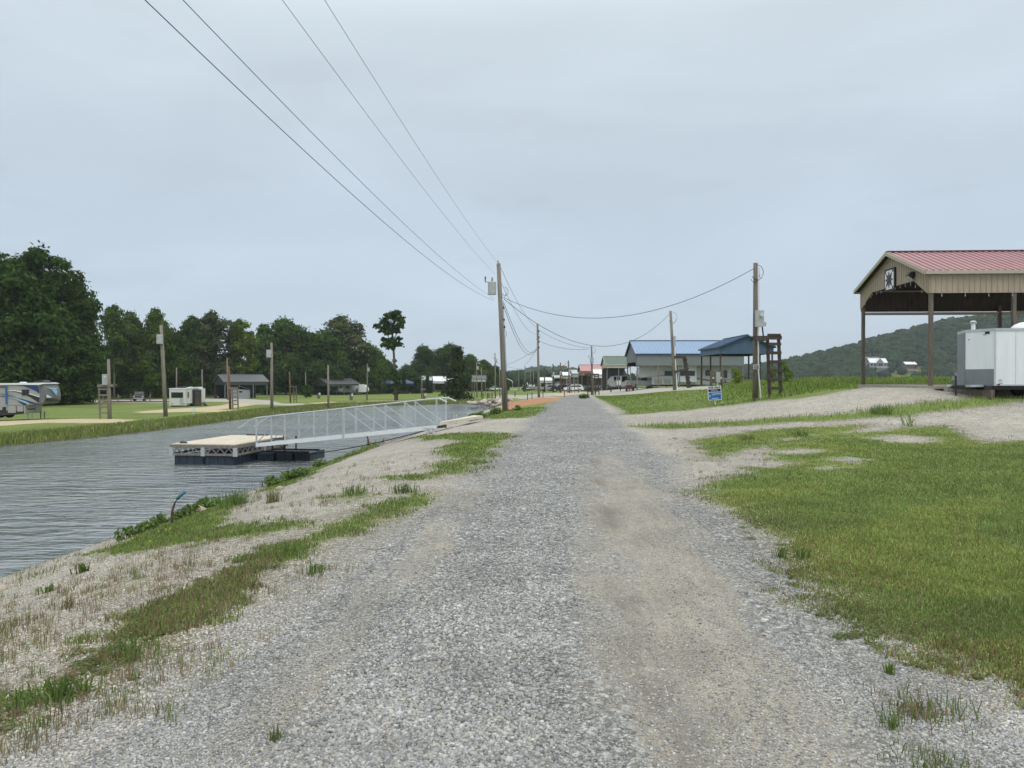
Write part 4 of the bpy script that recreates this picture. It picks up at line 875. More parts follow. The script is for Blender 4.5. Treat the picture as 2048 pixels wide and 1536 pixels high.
cb('tail_light', 'maroon', .3, .48, -.03, -.001, zq(808.5), zq(807)); cb('tail_light', 'maroon', 2.1, 2.28, -.03, -.001, zq(808), zq(806.5))
mb = MB()
for x in (1.7, 1.95): mb.box(x, x + .04, -.16, -.12, zq(809), zq(795.8))
for i in range(5): mb.box(1.7, 1.99, -.118, -.08, zq(808 - i * 2.6), zq(808 - i * 2.6) + .04)
mb.build('ladder', 'galv', c2)
cb('far_slide_out', 'black_paint', -.4, 0, 1.5, 5, zq(810), zq(782)); cb('chassis', 'black_metal', .15, 2.3, .3, 5.4, zq(814), zq(811))
for x in (.25, 2.2):
    for y in (3.4, 4.3): wheel(c2, x, y, .36)

# simple camper used under the roofs
def camper(P, Lc, Hc, label, rz=0, fifth=False, body='offwhite', nose=1.0):
    rt = thing('parked_camper', P, label, 'camper', rz); b0 = .75
    if fifth: prof = [(1.9, b0), (1.9, 1.75), (.25, 1.75), (-.15, 2.1), (.15, 2.9), (.8, Hc - .1), (1.6, Hc), (Lc, Hc), (Lc, b0)]
    else: prof = [(.5, b0), (0, 1.2), (.1, 1.9), (.7, Hc - .15), (1.6, Hc), (Lc - .2, Hc), (Lc, Hc - .15), (Lc, b0)]
    mb = MB(); mb.prism(prof, 0, 2.4, ins=.05); mb.build('body', body, rt)
    mb = MB(); mb.box(1.9, Lc - .2, .1, 2.3, b0 - .25, b0 - .003); mb.build('chassis', 'black_metal', rt)
    for a, b_, c, d in ((Lc * .28, Lc * .28 + 1.2, 2.0, 2.7), (Lc * .72, Lc * .72 + 1.0, 2.0, 2.8), (Lc - 1.1, Lc - .6, 1.7, 2.8)):
        mb = MB(); mb.box(a, b_, -.03, -.001, c, d); mb.build('window', 'glass_dark', rt)
    mb = MB(); mb.box(Lc * .42, Lc * .62, -.35, -.002, 1.1, Hc - .25); s_ = mb.build('slide_out', 'white_paint', rt)
    mb = MB(); mb.box(Lc * .44, Lc * .6, -.38, -.351, 2.0, 2.7); mb.build('window', 'glass_dark', s_)
    for a in (2.3, 3.6): mb = MB(); mb.box(a, a + 1.0, -.025, -.001, .85, 1.5); mb.build('storage_hatch', 'rv_grey', rt)
    xi = np.linspace(.6, Lc - .3, 10); mb = MB(); flat_curve(mb, [(x, 1.62 + .5 * math.sin(x * .35)) for x in xi], [(x, 1.5 + .5 * math.sin(x * .35 + .2)) for x in xi], -.002, .012); mb.build('stripe', 'grey_paint', rt)
    for x in (Lc * .62, Lc * .62 + .95, Lc * .62 + 1.9)[:3 if Lc > 10 else 2]:
        for y in (.2, 2.2): wheel(rt, x, y, .4)
    for y in (.3, 2.1): mb = MB(); mb.box(2.1, 2.2, y, y + .1, -.02, b0); mb.build('landing_leg', 'galv_dark', rt)
    return rt
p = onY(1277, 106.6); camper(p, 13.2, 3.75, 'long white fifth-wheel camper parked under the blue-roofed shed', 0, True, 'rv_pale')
p = onY(657, 216.5); camper(p, 6.5, 3.0, 'grey-and-white camper under the dark-roofed pavilion', R(10), False, 'rv_grey')
p = onY(708, 222); camper(p, 5.2, 3.0, 'white round-nosed camper under the pale grey-roofed pavilion', R(175), False, 'white_paint').location.x += 4.5
p = onY(1050, 222); camper(p, 3.2, 2.6, 'small white camper front beyond the far bushes', R(20), False, 'white_paint')
p = onY(1110, 238.5); camper(p, 5.5, 3.0, 'cream camper under the cream carport in the far row', 0, False, 'offwhite')
p = onY(1217, 149); camper(p, 3.8, 2.9, 'grey covered camper under the green-roofed shed', 0, False, 'rv_grey')

# white enclosed cargo trailer
YT = 27.6; kt = YT / F; tg = gz(18.5, YT)
ct = thing('cargo_trailer', (16.6, YT, tg), 'white enclosed cargo trailer with grey stone guard at the right edge', 'trailer')
zt = lambda py: at(0, py, YT).z - tg; xt = lambda px: (px - 1924) * kt
zb, ztp = zt(771.5), zt(657.5)
NX, NY = .69, 1.0
prof = [(xt(1988), 0), (6.2, 0), (6.2, 2.3), (xt(1988), 2.3), (NX, 1.68), (NX + .22, 1.15), (NX, NY)]
prof = [(xt(1988), 0), (6.2, 0), (6.2, 2.3), (xt(1988), 2.3), (NX + .03, NY + .1), (NX, NY)]
def vprism(mb, prof, z0, z1, mi=0):
    n = len(prof); mb.add([(x, y, z0) for x, y in prof] + [(x, y, z1) for x, y in prof], [tuple(range(n))[::-1], tuple(range(n, 2 * n))] + [(i, (i + 1) % n, (i + 1) % n + n, i + n) for i in range(n)], mi)
mb = MB(); vprism(mb, prof, zb, ztp - .07); mb.build('body', 'white_paint', ct)
mb = MB(); vprism(mb, [((x - 3) * 1.008 + 3, (y - 1.15) * 1.02 + 1.15) for x, y in prof], ztp - .075, ztp + .02); mb.build('roof_rail', 'galv', ct)
def on_v(xa, za, xb, zb_, nm, mn, lift=.012):
    # panel lying on the slanted front-side panel of the nose
    x1_ = xt(1988); f = lambda x: NY * (x1_ - x) / (x1_ - NX)
    def inv(px): xs_ = np.linspace(NX - .05, x1_ + .02, 400); return float(xs_[np.argmin(abs(1024 + F * (16.6 + xs_) / (YT + NY * (x1_ - xs_) / (x1_ - NX)) - px))])
    xa_, xb_ = inv(xa), inv(xb); n = Vector((-NY, -(x1_ - NX), 0)).normalized(); mb = MB()
    mb.poly([(xa_, f(xa_), zt(zb_)), (xb_, f(xb_), zt(zb_)), (xb_, f(xb_), zt(za)), (xa_, f(xa_), zt(za))], lift, n); return mb.build(nm, mn, ct)
on_v(1931.2, 738, 1987.6, 771, 'stone_guard', 'stoneguard'); mb = MB(); mb.poly([(NX - .005, NY + .01, zb), (xt(1988) - .01, 2.3, zb), (xt(1988) - .01, 2.3, ztp - .09), (NX - .005, NY + .01, ztp - .09)], .02, (-1.3, .49, 0)); mb.build('nose_guard', 'stoneguard', ct)
mb = MB(); mb.box(xt(1990), 6.2, -.02, -.001, zb, zb + .05); mb.box(xt(1988) - .02, xt(1988) + .02, -.016, 0, zb, ztp - .08); mb.build('corner_trim', 'galv', ct)
def mark(px, py, pts_, mn, nm='logo_mark'):
    mb = MB(); 
    for poly_ in pts_: mb.poly([(xt(px) + a * .01, -.004, zt(py) + b_ * .01) for a, b_ in poly_], .008, (0, -1, 0))
    mb.build(nm, mn, ct)
lg = on_v(1970, 662, 1979, 667, 'logo_mark', 'black_paint', .018)
lg = on_v(1966, 667.5, 1971, 668.5, 'logo_line', 'grey_paint', .018); on_v(1936, 676, 1939, 677.5, 'clearance_lamp', 'grey_paint', .018)
mark(1994, 762, [[(0, 0), (4, 5), (10, 5), (14, 0), (11, 0), (9, 3), (5, 3), (3, 0)], [(4, -7), (16, -10), (16, -8), (4, -5)]], 'grey_paint', 'maker_mark')
mb = MB(); mb.box(xt(1992), xt(1997), -.03, -.002, zb + .01, zb + .07); mb.build('marker_light', 'maroon', ct)
mb = MB(); mb.bar((xt(1988) - .4, .5, zb - .06), (.28, 1.15, zb - .06), .1, .12); mb.bar((xt(1988) - .4, 1.8, zb - .06), (.28, 1.15, zb - .06), .1, .12); mb.box(0.9, 6, .1, .2, zb - .14, zb - .003); mb.box(.9, 6, 2.1, 2.2, zb - .14, zb - .003); mb.build('tongue', 'black_metal', ct)
mb = MB(); mb.box(.45, .95, .3, .6, zb - .05, zb + .03); mb.build('tongue_plate', 'galv', ct)
mb = MB(); mb.tube([(.32, 1.0, .12), (.32, 1.0, zt(752))], .035, 8); mb.tube([(.32, 1.0, zt(752)), (.14, .9, zt(749))], .015, 6); mb.box(.17, .47, .85, 1.15, 0.0, .1); mb.build('jack', 'black_metal', ct)
mb = MB(); mb.tube([(.05, 1.15, zb - .06), (.2, 1.15, zb - .02)], .07, 8); mb.build('coupler', 'galv_dark', ct)
mb = MB(); x_ = xt(1970.5); mb.tube([(x_, .8, ztp), (x_, .8, zt(645))], .072, 12); mb.build('vent_pipe', 'white_paint', ct)
mb = MB(); mb.tube([(x_, .8, zt(644)), (x_, .8, zt(642))], [.12, .12], 12); mb.tube([(x_, .8, zt(640.5)), (x_, .8, zt(638))], [.12, .06], 12); mb.build('vent_cap', 'galv', ct)
for x in (3.6, 4.6):
    for y in (.15, 2.15): wheel(ct, x, y, .36)
mb = MB(); mb.box(.95, 1.1, -.1, 2.3, 0.02, zb - .15); mb.build('support_block', 'wood_brown', ct)
for i in range(5): mb = MB(); x_ = xt(1988) + .75 + i * 1.0; mb.box(x_, x_ + .012, -.006, -.001, zb + .06, ztp - .09); mb.build('panel_seam', 'galv', ct)
mb = MB(); mb.box(2.2, 2.3, -.03, -.002, ztp - .02, ztp + .005); mb.box(4.6, 4.7, -.03, -.002, ztp - .02, ztp + .005); mb.build('top_marker_light', 'maroon', ct)
mb = MB(); mb.prism([(2.95, zb - .25), (3.2, zb + .12), (5.0, zb + .12), (5.25, zb - .25), (5.1, zb - .25), (4.9, zb), (3.3, zb), (3.1, zb - .25)], -.12, .1); mb.build('fender', 'galv', ct)
# dome behind the trailer roof and dark off-road cart behind its nose
mb = MB(); mb.tube([(0, 0, 0), (0, 0, .12), (0, 0, .25), (0, 0, .34), (0, 0, .38)], [.62, .6, .47, .28, .03], 20); dm = mb.build('satellite_dome', 'white_paint', None, smooth=True); dm.location = at(2049, 657, 29.3); tag(dm, 'white dome rising above the roof of the cargo trailer', 'dome'); dm.parent = None
dm.parent = ct; dm.location = Vector(at(2049, 657, 29.0)) - Vector(ct.location); 
for k_ in ('label', 'category'): del dm[k_]
dm.name = 'roof_dome'; dm.location.z = ztp - .02; dm.location.y = 1.2
uc = thing('utility_cart', (18.55, 30.3, gz(18.5, 30.3)), 'dark off-road cart half hidden behind the nose of the cargo trailer', 'off-road cart', R(-4))
mb = MB(); mb.prism([(0, .5), (-.1, .8), (.1, 1.15), (.9, 1.25), (2.7, 1.2), (2.7, .5)], 0, 1.4); mb.build('body', 'grey_paint', uc)
mb = MB()
for y in (0, 1.35): mb.bar((.15, y, 1.15), (.35, y, 1.85), .06, .06); mb.bar((2.0, y, 1.2), (1.9, y, 1.88), .06, .06)
mb.build('roll_cage', 'black_metal', uc); mb = MB(); mb.prism([(.15, 1.85), (.4, 1.95), (1.95, 1.95), (2.0, 1.88)], -.05, 1.45); mb.build('canopy', 'rv_grey', uc)
mb = MB(); mb.box(.9, 1.5, .15, 1.25, 1.25, 1.75); mb.build('seat', 'black_rubber', uc)
for x in (.5, 2.2):
    for y in (.05, 1.35): wheel(uc, x, y, .36)

# ------------------------------------------------------------------ poles, racks and wires
def pole_at(bx, by, tx, ty, label, Y=None, r=.13, mat_='wood_pole', name='utility_pole', group=None, cat='utility pole'):
    P = onY(bx, Y) if Y else G(bx, by); T = at(tx, ty, P.y); rt = thing(name, P, label, cat, 0, group)
    d = Vector((T.x - P.x, 0, T.z - P.z)); mb = MB(); mb.tube([(0, 0, -.6), tuple(d * .5), tuple(d)], [r * 1.12, r * .95, r * .78], 12); mb.build('shaft', mat_, rt, smooth=True)
    return rt, P, d
def transformer(rt, c, r=.24, h=.62, side=-1):
    mb = MB(); mb.tube([(c[0], c[1], c[2] - h / 2), (c[0], c[1], c[2] + h / 2), (c[0], c[1], c[2] + h / 2 + .05)], [r, r, r * .7], 14); t_ = mb.build('transformer', 'grey_box', rt, smooth=False)
    mb = MB(); mb.tube([(c[0], c[1], c[2] + h / 2 + .04), (c[0], c[1], c[2] + h / 2 + .3)], [.05, .03], 8); mb.tube([(c[0] + r * side * .6, c[1], c[2] + h / 2), (c[0] + side * r * 1.6, c[1], c[2] + h / 2 + .02), (c[0] + side * r * 1.6, c[1], c[2] + h / 2 + .35)], [.02, .03, .045], 8); mb.build('bushing', 'black_metal', t_)
def loop(rt, c, r=.3):
    mb = MB(); pts_ = [(c[0] + r * math.cos(a) * .8 + .1, c[1] - .1, c[2] - .1 + r * math.sin(a)) for a in np.linspace(1.6, -2.6, 12)]; mb.tube(pts_, .014, 5)
    mb.tube([(p_[0] * .8 - .1, p_[1], p_[2] - .12) for p_ in pts_[4:]], .012, 5); mb.build('wire_loop', 'wire', rt)
m1, P1, d1 = pole_at(1011, 820, 997, 527, 'tall grey leaning utility pole with a transformer at the left of the road', Y=46, r=.155)
transformer(m1, (d1.x * .93 - .42, -.1, d1.z * .83), .26, .75)
mb = MB(); mb.tube([(d1.x - .02, -.14, d1.z - .1), (d1.x - .02, -.14, d1.z + .1), (d1.x - .02, -.14, d1.z + .2)], [.03, .06, .03], 8); mb.build('insulator', 'grey_box', m1)
mb = MB()
for f_, s_ in ((.70, .05), (.62, .06), (.57, .08)): mb.tube([(d1.x * f_ + .17, -.02, d1.z * f_ - s_), (d1.x * f_ + .19, -.02, d1.z * f_ + s_)], .05, 8)
mb.tube([(d1.x * .48 + .2, 0, d1.z * .55), (d1.x * .48 + .28, 0, d1.z * .52), (d1.x * .48 + .2, 0, d1.z * .50)], .012, 5); mb.build('spool_insulator', 'black_metal', m1)
mb = MB(); mb.tube([(.2, -.02, -.3), (d1.x * .75 + .17, -.02, d1.z * .75)], .014, 5); mb.build('ground_wire', 'wire', m1); loop(m1, (d1.x * .8 + .2, 0, d1.z * .82), .25)
m2, P2, d2 = pole_at(1078, 795, 1075, 648, 'straight utility pole standing beyond the orange soil, left of the road end', Y=94, r=.15)
mb = MB()
for f_ in (.9, .82, .76, .68): mb.tube([(d2.x * f_ + .12, -.1, d2.z * f_ - .1), (d2.x * f_ + .12, -.1, d2.z * f_ + .1)], .09, 8)
mb.build('spool_insulator', 'black_metal', m2); loop(m2, (d2.x, 0, d2.z * .84), .35)
def meter(rt, c, w_=.36, h=.75, d_=.2, extra=True):
    mb = MB(); mb.box(c[0] - w_ / 2, c[0] + w_ / 2, c[1] - d_, c[1], c[2] - h / 2, c[2] + h / 2); b_ = mb.build('meter_box', 'grey_box', rt)
    mb = MB(); mb.tube([(c[0] + .06, c[1] - d_ - .002, c[2] + h * .22), (c[0] + .06, c[1] - d_ - .12, c[2] + h * .22)], .09, 14); mb.build('meter_glass', 'soft_glass', b_)
m3, P3, d3 = pole_at(1511, 801, 1511, 526, 'weathered service pole with meter box and number sign beside the near ladder rack', Y=35, r=.125, mat_='wood_brown')
k3 = 35 / F; X3 = lambda px: (px - 1511) * k3; Z3 = lambda py, Y=35: at(0, py, Y).z - P3.z
meter(m3, (X3(1515.5), -.12, Z3(638)), .36, .76)
mb = MB(); mb.box(X3(1523.5), X3(1528.5), -.25, -.12, Z3(653), Z3(645)); mb.build('breaker_box', 'grey_box', m3)
mb = MB(); mb.tube([(X3(1522), -.15, Z3(653)), (X3(1525), -.1, Z3(672))], .035, 8); mb.build('black_conduit', 'black_metal', m3)
mb = MB(); mb.tube([(.11, -.12, Z3(535)), (.11, -.13, Z3(621))], .022, 6); mb.tube([(X3(1514), -.14, Z3(654)), (X3(1515), -.14, Z3(745)), (X3(1520), -.14, Z3(799))], .035, 8); mb.build('conduit', 'offwhite', m3)
mb = MB(); sq = [(X3(1505), 729.5), (X3(1511), 731), (X3(1516.5), 729.5), (X3(1516.5), 737.5), (X3(1511), 739), (X3(1505), 737.5)]
mb.box(X3(1504.8), X3(1516.6), -.18, -.145, Z3(738.3), Z3(729.6)); sg = mb.build('number_sign', 'white_paint', m3)
mb = MB(); mb.box(X3(1505.6), X3(1515.8), -.188, -.18, Z3(737.3), Z3(730.6)); mb.build('sign_face', 'sign_black', sg)
text_mesh('101A', .13, 'white_paint', sg, loc=(X3(1510.7), -.193, Z3(734)), rot=(R(90), 0, 0), sx=.8)
loop(m3, (d3.x - .05, 0, d3.z - .35), .35)
def rack(P, hgt, label, wl_=.42, rung=.42, off=(0.6, 0), mt='wood_dark', pole_dx=-.75, depth=.55, nrung=6, group=None, stair=False):
    rt = thing('ladder_rack', P, label, 'ladder rack', 0, group)
    x0, x1 = off[0], off[0] + wl_
    for x in (x0, x1):
        mb = MB(); mb.bar((x + .12, 0, -.3), (x, .05, hgt), .13, .1); mb.build('post', mt, rt)
    for i in range(nrung): z = .45 + i * rung; mb = MB(); f_ = 1 - z / hgt; mb.box(x0 + .12 * f_ - .04, x1 + .12 * f_ + .06, -.1, -.055, z, z + .14); mb.build('rung', mt, rt)
    mb = MB(); mb.box(x0 - .02, x1 + .1, -.11, -.06, hgt - .14, hgt + .04); mb.box(pole_dx, x0 - .03, -.16, -.11, hgt - .18, hgt + .02); mb.box(pole_dx, x0, .3, .35, hgt - .18, hgt); mb.box(pole_dx + .1, x1 + .05, -.11, .3, hgt + .005, hgt + .04); mb.build('platform', mt, rt)
    return rt
rack((P3.x, P3.y - .15, P3.z + .05), Z3(676), 'tall dark wooden ladder rack beside the number-sign service pole', off=(X3(1533), 0), wl_=.52, pole_dx=X3(1502), nrung=7, rung=.41)
m4, P4, d4 = pole_at(1350, 779, 1341, 622, 'leaning weathered service pole in front of the blue-roofed shed', Y=70, r=.15, mat_='wood_pole'); k4 = 70 / F
mb = MB(); mb.tube([(.2, -.1, -.2), (d4.x * .5 + .16, -.12, d4.z * .5), (d4.x * .55 + .14, -.12, d4.z * .62)], .05, 8); mb.build('conduit', 'white_paint', m4)
mb = MB(); mb.box(d4.x * .7 + .1, d4.x * .7 + .32, -.2, -.05, d4.z * .56, d4.z * .68); mb.build('meter_box', 'grey_box', m4); loop(m4, (d4.x + .1, 0, d4.z - .5), .5)
rk = thing('stair_rack', (P4.x, P4.y - .1, P4.z), 'dark wooden leaning ladder joined by two beams to the pole before the blue-roofed shed', 'ladder rack')
zz4 = lambda py: at(0, py, 70).z - P4.z; x4 = lambda px: (px - 1350) * k4
for a in ((1366, 712, 1377, 776), (1370, 714, 1381, 776)): mb = MB(); mb.bar((x4(a[0]), 0, zz4(a[1])), (x4(a[2]), 0, -.3), .16, .12); mb.build('post', 'wood_dark', rk)
mb = MB(); mb.box(x4(1348), x4(1371), -.15, -.08, zz4(717), zz4(712)); mb.build('beam', 'wood_dark', rk); mb = MB(); mb.bar((x4(1348), -.1, zz4(744)), (x4(1374), -.1, zz4(738)), .2, .08); mb.build('beam', 'wood_dark', rk)
for i in range(7): f_ = (i + .6) / 7.5; x = x4(1377) + (x4(1366) - x4(1377)) * f_; mb = MB(); mb.box(x, x + .3, -.1, -.06, zz4(712) * f_, zz4(712) * f_ + .14); mb.build('rung', 'wood_dark', rk)
m5, P5, d5 = pole_at(1185, 791, 1183, 692, 'dark service pole with a grey transformer rising beside the road end', Y=104, r=.14, mat_='wood_grey'); transformer(m5, (-.12, -.25, d5.z * .70), .26, .75)
loop(m5, (0, 0, d5.z - .5), .4)
for k_, (px, lab) in enumerate(((1178, 'left-hand dark wooden rack at the road end, under the transformer pole'), (1193, 'right-hand dark wooden rack at the road end, right of the transformer pole'))):
    rack(onY(px, 103 + k_), 2.9, lab, off=(-.25, 0), wl_=.5, pole_dx=-.6, nrung=5, rung=.5)
m6, P6, d6 = pole_at(220, 838, 217, 718, 'short pale service pole with a meter box beside the far-bank ladder rack', r=.14, mat_='wood_pole'); meter(m6, (-.3, -.1, d6.z * .66), .4, .9)
rack((P6.x, P6.y, P6.z), 2.9, 'grey wooden ladder rack on the far bank between the striped camper and transformer pole', off=(-.95, 0), wl_=.72, pole_dx=.4, nrung=5, rung=.5, mt='wood_grey')
m7, P7, d7 = pole_at(332, 833, 322, 650, 'tall grey transformer pole in front of the square white camper', r=.17); transformer(m7, (d7.x * .85 - .05, -.3, d7.z * .84), .26, .75)
m8, P8, d8 = pole_at(544, 820, 543, 685, 'tall grey transformer pole between the charcoal pavilion and the lone tree', r=.16); transformer(m8, (-.25, -.25, d8.z * .83), .26, .75)
m9, P9, d9 = pole_at(461, 818, 457, 732, 'reddish service pole beside the slim ladder in front of the charcoal pavilion', r=.13, mat_='wood_red')
rack((P9.x, P9.y, P9.z), 2.4, 'slim wooden ladder rack in front of the charcoal pavilion', off=(.15, 0), wl_=.6, pole_dx=-.3, nrung=5, rung=.42, mt='wood_grey')
pole_at(456, 800, 454, 716, 'tall thin grey pole just behind the reddish pole at the charcoal pavilion', r=.14)
m10, P10, d10 = pole_at(657, 816, 656, 730, 'bare grey pole with dark foot at the fork of the far gravel path', r=.13)
m11, P11, d11 = pole_at(581, 805, 579, 743, 'reddish service pole with a rack left of the round shrub', r=.13, mat_='wood_red'); rack((P11.x, P11.y, P11.z), 2.9, 'small wooden rack attached to the reddish pole left of the round shrub', off=(.5, 0), wl_=.5, pole_dx=-.1, nrung=3, rung=.6, mt='wood_brown')
m12, P12, d12 = pole_at(734, 800, 735, 727, 'pale thin pole with a white transformer left of the lone tall tree', r=.13); transformer(m12, (.35, -.2, d12.z * .83), .24, .7, 1)
pole_at(843, 797, 844, 752, 'short pale pole between the lone tall tree and the compact dark tree', r=.12)
m13, P13, d13 = pole_at(954, 795, 953, 725, 'slender transformer pole right of the compact dark tree', r=.13); transformer(m13, (.15, -.25, d13.z * .84), .26, .7)
m14, P14, d14 = pole_at(991, 798, 990, 706, 'slender dark-footed transformer pole just left of the leaning pole', r=.14); transformer(m14, (.1, -.25, d14.z * .82), .3, .8)
pole_at(612, 795, 611, 745, 'thin pale pole behind the round shrub', Y=178, r=.12)
pole_at(405, 800, 404, 739, 'pale pole right of the square white camper', Y=150, r=.14)
pole_at(353, 800, 353, 735, 'pale pole behind the roof of the square white camper', Y=150, r=.12)
small = 'small distant poles'
for (bx, by, tx, ty, Y, mt, lab) in [(963, 788, 963, 735, 190, 'wood_grey', 'short distant pole between the two slender transformer poles'), (1000, 788, 999, 736, 190, 'wood_grey', 'distant pole just left of the leaning pole shaft'),
    (1050, 778, 1050, 732, 210, 'wood_grey', 'distant pole above the small far camper'), (1061, 778, 1061, 737, 230, 'wood_grey', 'distant pole left of the straight pole beyond the orange soil'), (1067, 778, 1067, 740, 250, 'wood_grey', 'distant pole nearest the small blue car'),
    (1038, 776, 1037, 741, 260, 'wood_grey', 'leftmost distant pole right of the leaning pole'), (1089, 786, 1089, 734, 150, 'wood_dark', 'dark distant pole right of the straight pole'),
    (1107, 786, 1106, 728, 140, 'wood_dark', 'greenish-dark distant pole before the white-roofed shed'), (1121, 788, 1121, 725, 132, 'wood_red', 'reddish distant pole before the cream carport'),
    (1139, 788, 1137, 721, 125, 'wood_red', 'tallest reddish distant pole before the pale grey roof')]:
    m_, p_, d_ = pole_at(bx, by, tx, ty, lab, Y=Y, r=.13, mat_=mt, group=small)
    if ty < 730: mb = MB(); mb.box(-.15, .15, -.3, -.1, d_.z * .58, d_.z * .72); mb.build('meter_box', 'grey_box', m_)
for (px, Y, h_, lab) in ((1134, 124, 2.2, 'small grey ladder rack left of the tallest reddish distant pole'), (1148, 122, 2.6, 'small grey ladder rack right of the tallest reddish distant pole')): rack(onY(px, Y), h_, lab, off=(0, 0), wl_=.6, pole_dx=-.2, nrung=4, rung=.5, mt='wood_grey')

def wire(a, b_, sag, r, label, group, n=40, end=None):
    a = Vector(a); b_ = Vector(b_); mb = MB(); pts_ = []
    for i in range(n + 1):
        t_ = i / n; p_ = a.lerp(b_, t_); p_.z -= sag * 4 * t_ * (1 - t_); pts_.append(p_)
    mb.tube(pts_, r, 5); o_ = mb.build('overhead_wire', 'wire', None, smooth=True); return tag(o_, label, 'wire', group)
T1 = Vector(P1) + d1; mainw = 'wires of the main line running over the road'
def solve_x(end, Y0, z0, sag, pxw):
    # find the start x so that the wire leaves the picture top at column pxw
    best = None
    for X0 in np.arange(-9, 2, .02):
        t_ = np.linspace(0, 1, 400); x = X0 + (end.x - X0) * t_; y = Y0 + (end.y - Y0) * t_; z = z0 + (end.z - z0) * t_ - sag * 4 * t_ * (1 - t_)
        ok = y > 1; px = 1024 + F * x[ok] / y[ok]; py = 758 - F * (z[ok] - EYE) / y[ok]; i = int(np.argmin(np.abs(py))); e_ = abs(px[i] - pxw)
        if best is None or e_ < best[0]: best = (e_, X0)
    return best[1]
for (px_e, py_e, z0, sag, pxw, r, lab) in ((994, 524, 9.2, .5, 648, .005, 'topmost thin wire running from overhead to the leaning pole'), (990, 548, 8.9, .55, 565, .005, 'second thin wire reaching the leaning pole above its transformer'),
                                          (990, 598, 7.6, .75, 365, .006, 'third wire meeting the leaning pole below its transformer'), (988, 601, 7.5, 1.0, 290, .007, 'lowest and leftmost wire from overhead to the leaning pole')):
    E_ = at(px_e, py_e, 46); X0 = solve_x(E_, -4, z0, sag, pxw); wire((X0, -4, z0), E_, sag, r, lab, mainw)
A1 = at(1007, 595, 46); wire(A1, at(1508, 537, 35), 1.75, .014, 'heavy sagging service cable from the leaning pole to the number-sign pole', None)
wire(at(1008, 598, 46), at(1339, 628, 70), 2.95, .017, 'service cable dipping lowest between the leaning pole and the pole before the blue-roofed shed', None)
wire(at(999, 530, 46), at(1076, 655, 94), .75, .012, 'upper thin wire from the leaning pole to the straight pole', mainw); wire(at(1001, 562, 46), at(1074, 668, 94), .9, .012, 'lower thin wire from the leaning pole to the straight pole', mainw)
wire(at(1006, 608, 46), at(1074, 694, 94), 1.9, .016, 'left cable of the close pair sagging between the leaning and straight poles', 'pair of sagging cables'); wire(at(1008, 606, 46), at(1075, 697, 94), 1.55, .016, 'right cable of the close pair sagging between the leaning and straight poles', 'pair of sagging cables')
wire(at(1077, 660, 94), at(1181, 696, 104), .5, .02, 'upper cable from the straight pole to the road-end transformer pole', None); wire(at(1077, 682, 94), at(1178, 698, 104), .45, .022, 'lower cable from the straight pole to the road-end transformer pole', None)
wire(at(1074, 698, 94), at(992, 735, 150), .4, .02, 'cable slanting down left from the straight pole toward the wood', None); wire(at(1073, 700, 94), at(1048, 730, 210), .3, .022, 'short cable slanting down left behind the straight pole', None)
dist = 'faint far wires between the distant poles'
for a, b_ in (((1137, 723, 125), (1106, 731, 140)), ((1106, 731, 140), (1050, 735, 210)), ((1050, 736, 210), (992, 724, 150)), ((1137, 730, 125), (1089, 737, 150)), ((1089, 737, 150), (1038, 743, 260)), ((1038, 743, 260), (992, 730, 150))):
    wire(at(*a), at(*b_), .6, .022, 'faint sagging wire strung among the small distant poles', dist, 16)
lw = 'wires strung before the wood'
for a, b_ in (((-30, 598, 84), (322, 665, P7.y)), ((-30, 627, 84), (322, 672, P7.y)), ((322, 664, P7.y), (543, 694, P8.y)), ((543, 712, P8.y), (735, 733, P12.y)), ((217, 722, P6.y), (322, 690, P7.y)), ((543, 730, P8.y), (656, 735, P10.y)), ((735, 733, P12.y), (953, 730, P13.y)), ((579, 747, P11.y), (543, 735, P8.y)), ((656, 735, P10.y), (735, 736, P12.y))):
    wire(at(*a), at(*b_), .5, .011, 'thin wire crossing in front of the dark wood', lw, 20)

# ------------------------------------------------------------------ dock and gangway
WZ = -2.0
dk = thing('floating_dock', (-14.75, 32.5, WZ), 'floating dock with pale plank deck on dark blue floats', 'dock', R(-8)); DW, DL = 2.95, 5.0
mb = MB()
for i in range(9): mb.box(i * DW / 9 + .006, (i + 1) * DW / 9 - .006, -.05, DL + .05, .86, .9)
mb.build('deck', 'deck_top', dk)
mb = MB()
for y in (-.06, DL): mb.box(-.06, DW + .06, y, y + .06, .72, .855); mb.box(-.06, DW + .06, y, y + .06, .40, .5)
for x in (-.06, DW): mb.box(x, x + .06, .005, DL - .005, .72, .855); mb.box(x, x + .06, .005, DL - .005, .40, .5)
mb.build('edge_board', 'wood_grey', dk)
mb = MB()
def zig(mb, ax, fixed, a0, a1, n):
    st = (a1 - a0) / n
    for i in range(n):
        p_, q_ = a0 + i * st, a0 + (i + 1) * st; z_ = ((.5, .72), (.72, .5))[i % 2]
        A_, B_ = ((p_, fixed, z_[0]), (q_, fixed, z_[1])) if ax == 'x' else ((fixed, p_, z_[0]), (fixed, q_, z_[1])); mb.bar(A_, B_, .025, .025)
zig(mb, 'x', -.03, .1, DW - .1, 14); zig(mb, 'y', DW + .03, .1, DL - .1, 22); zig(mb, 'y', .03, .1, DL - .1, 22)
mb.build('truss', 'galv_dark', dk)
for x, y in ((0, -.03), (DW / 2, -.03), (DW, -.03), (DW + .03, DL / 2), (DW + .03, DL), (0, DL)):
    mb = MB(); mb.box(x - .09, x + .09, y - .05, y + .02, .38, .75); mb.build('bracket', 'grey_box', dk)
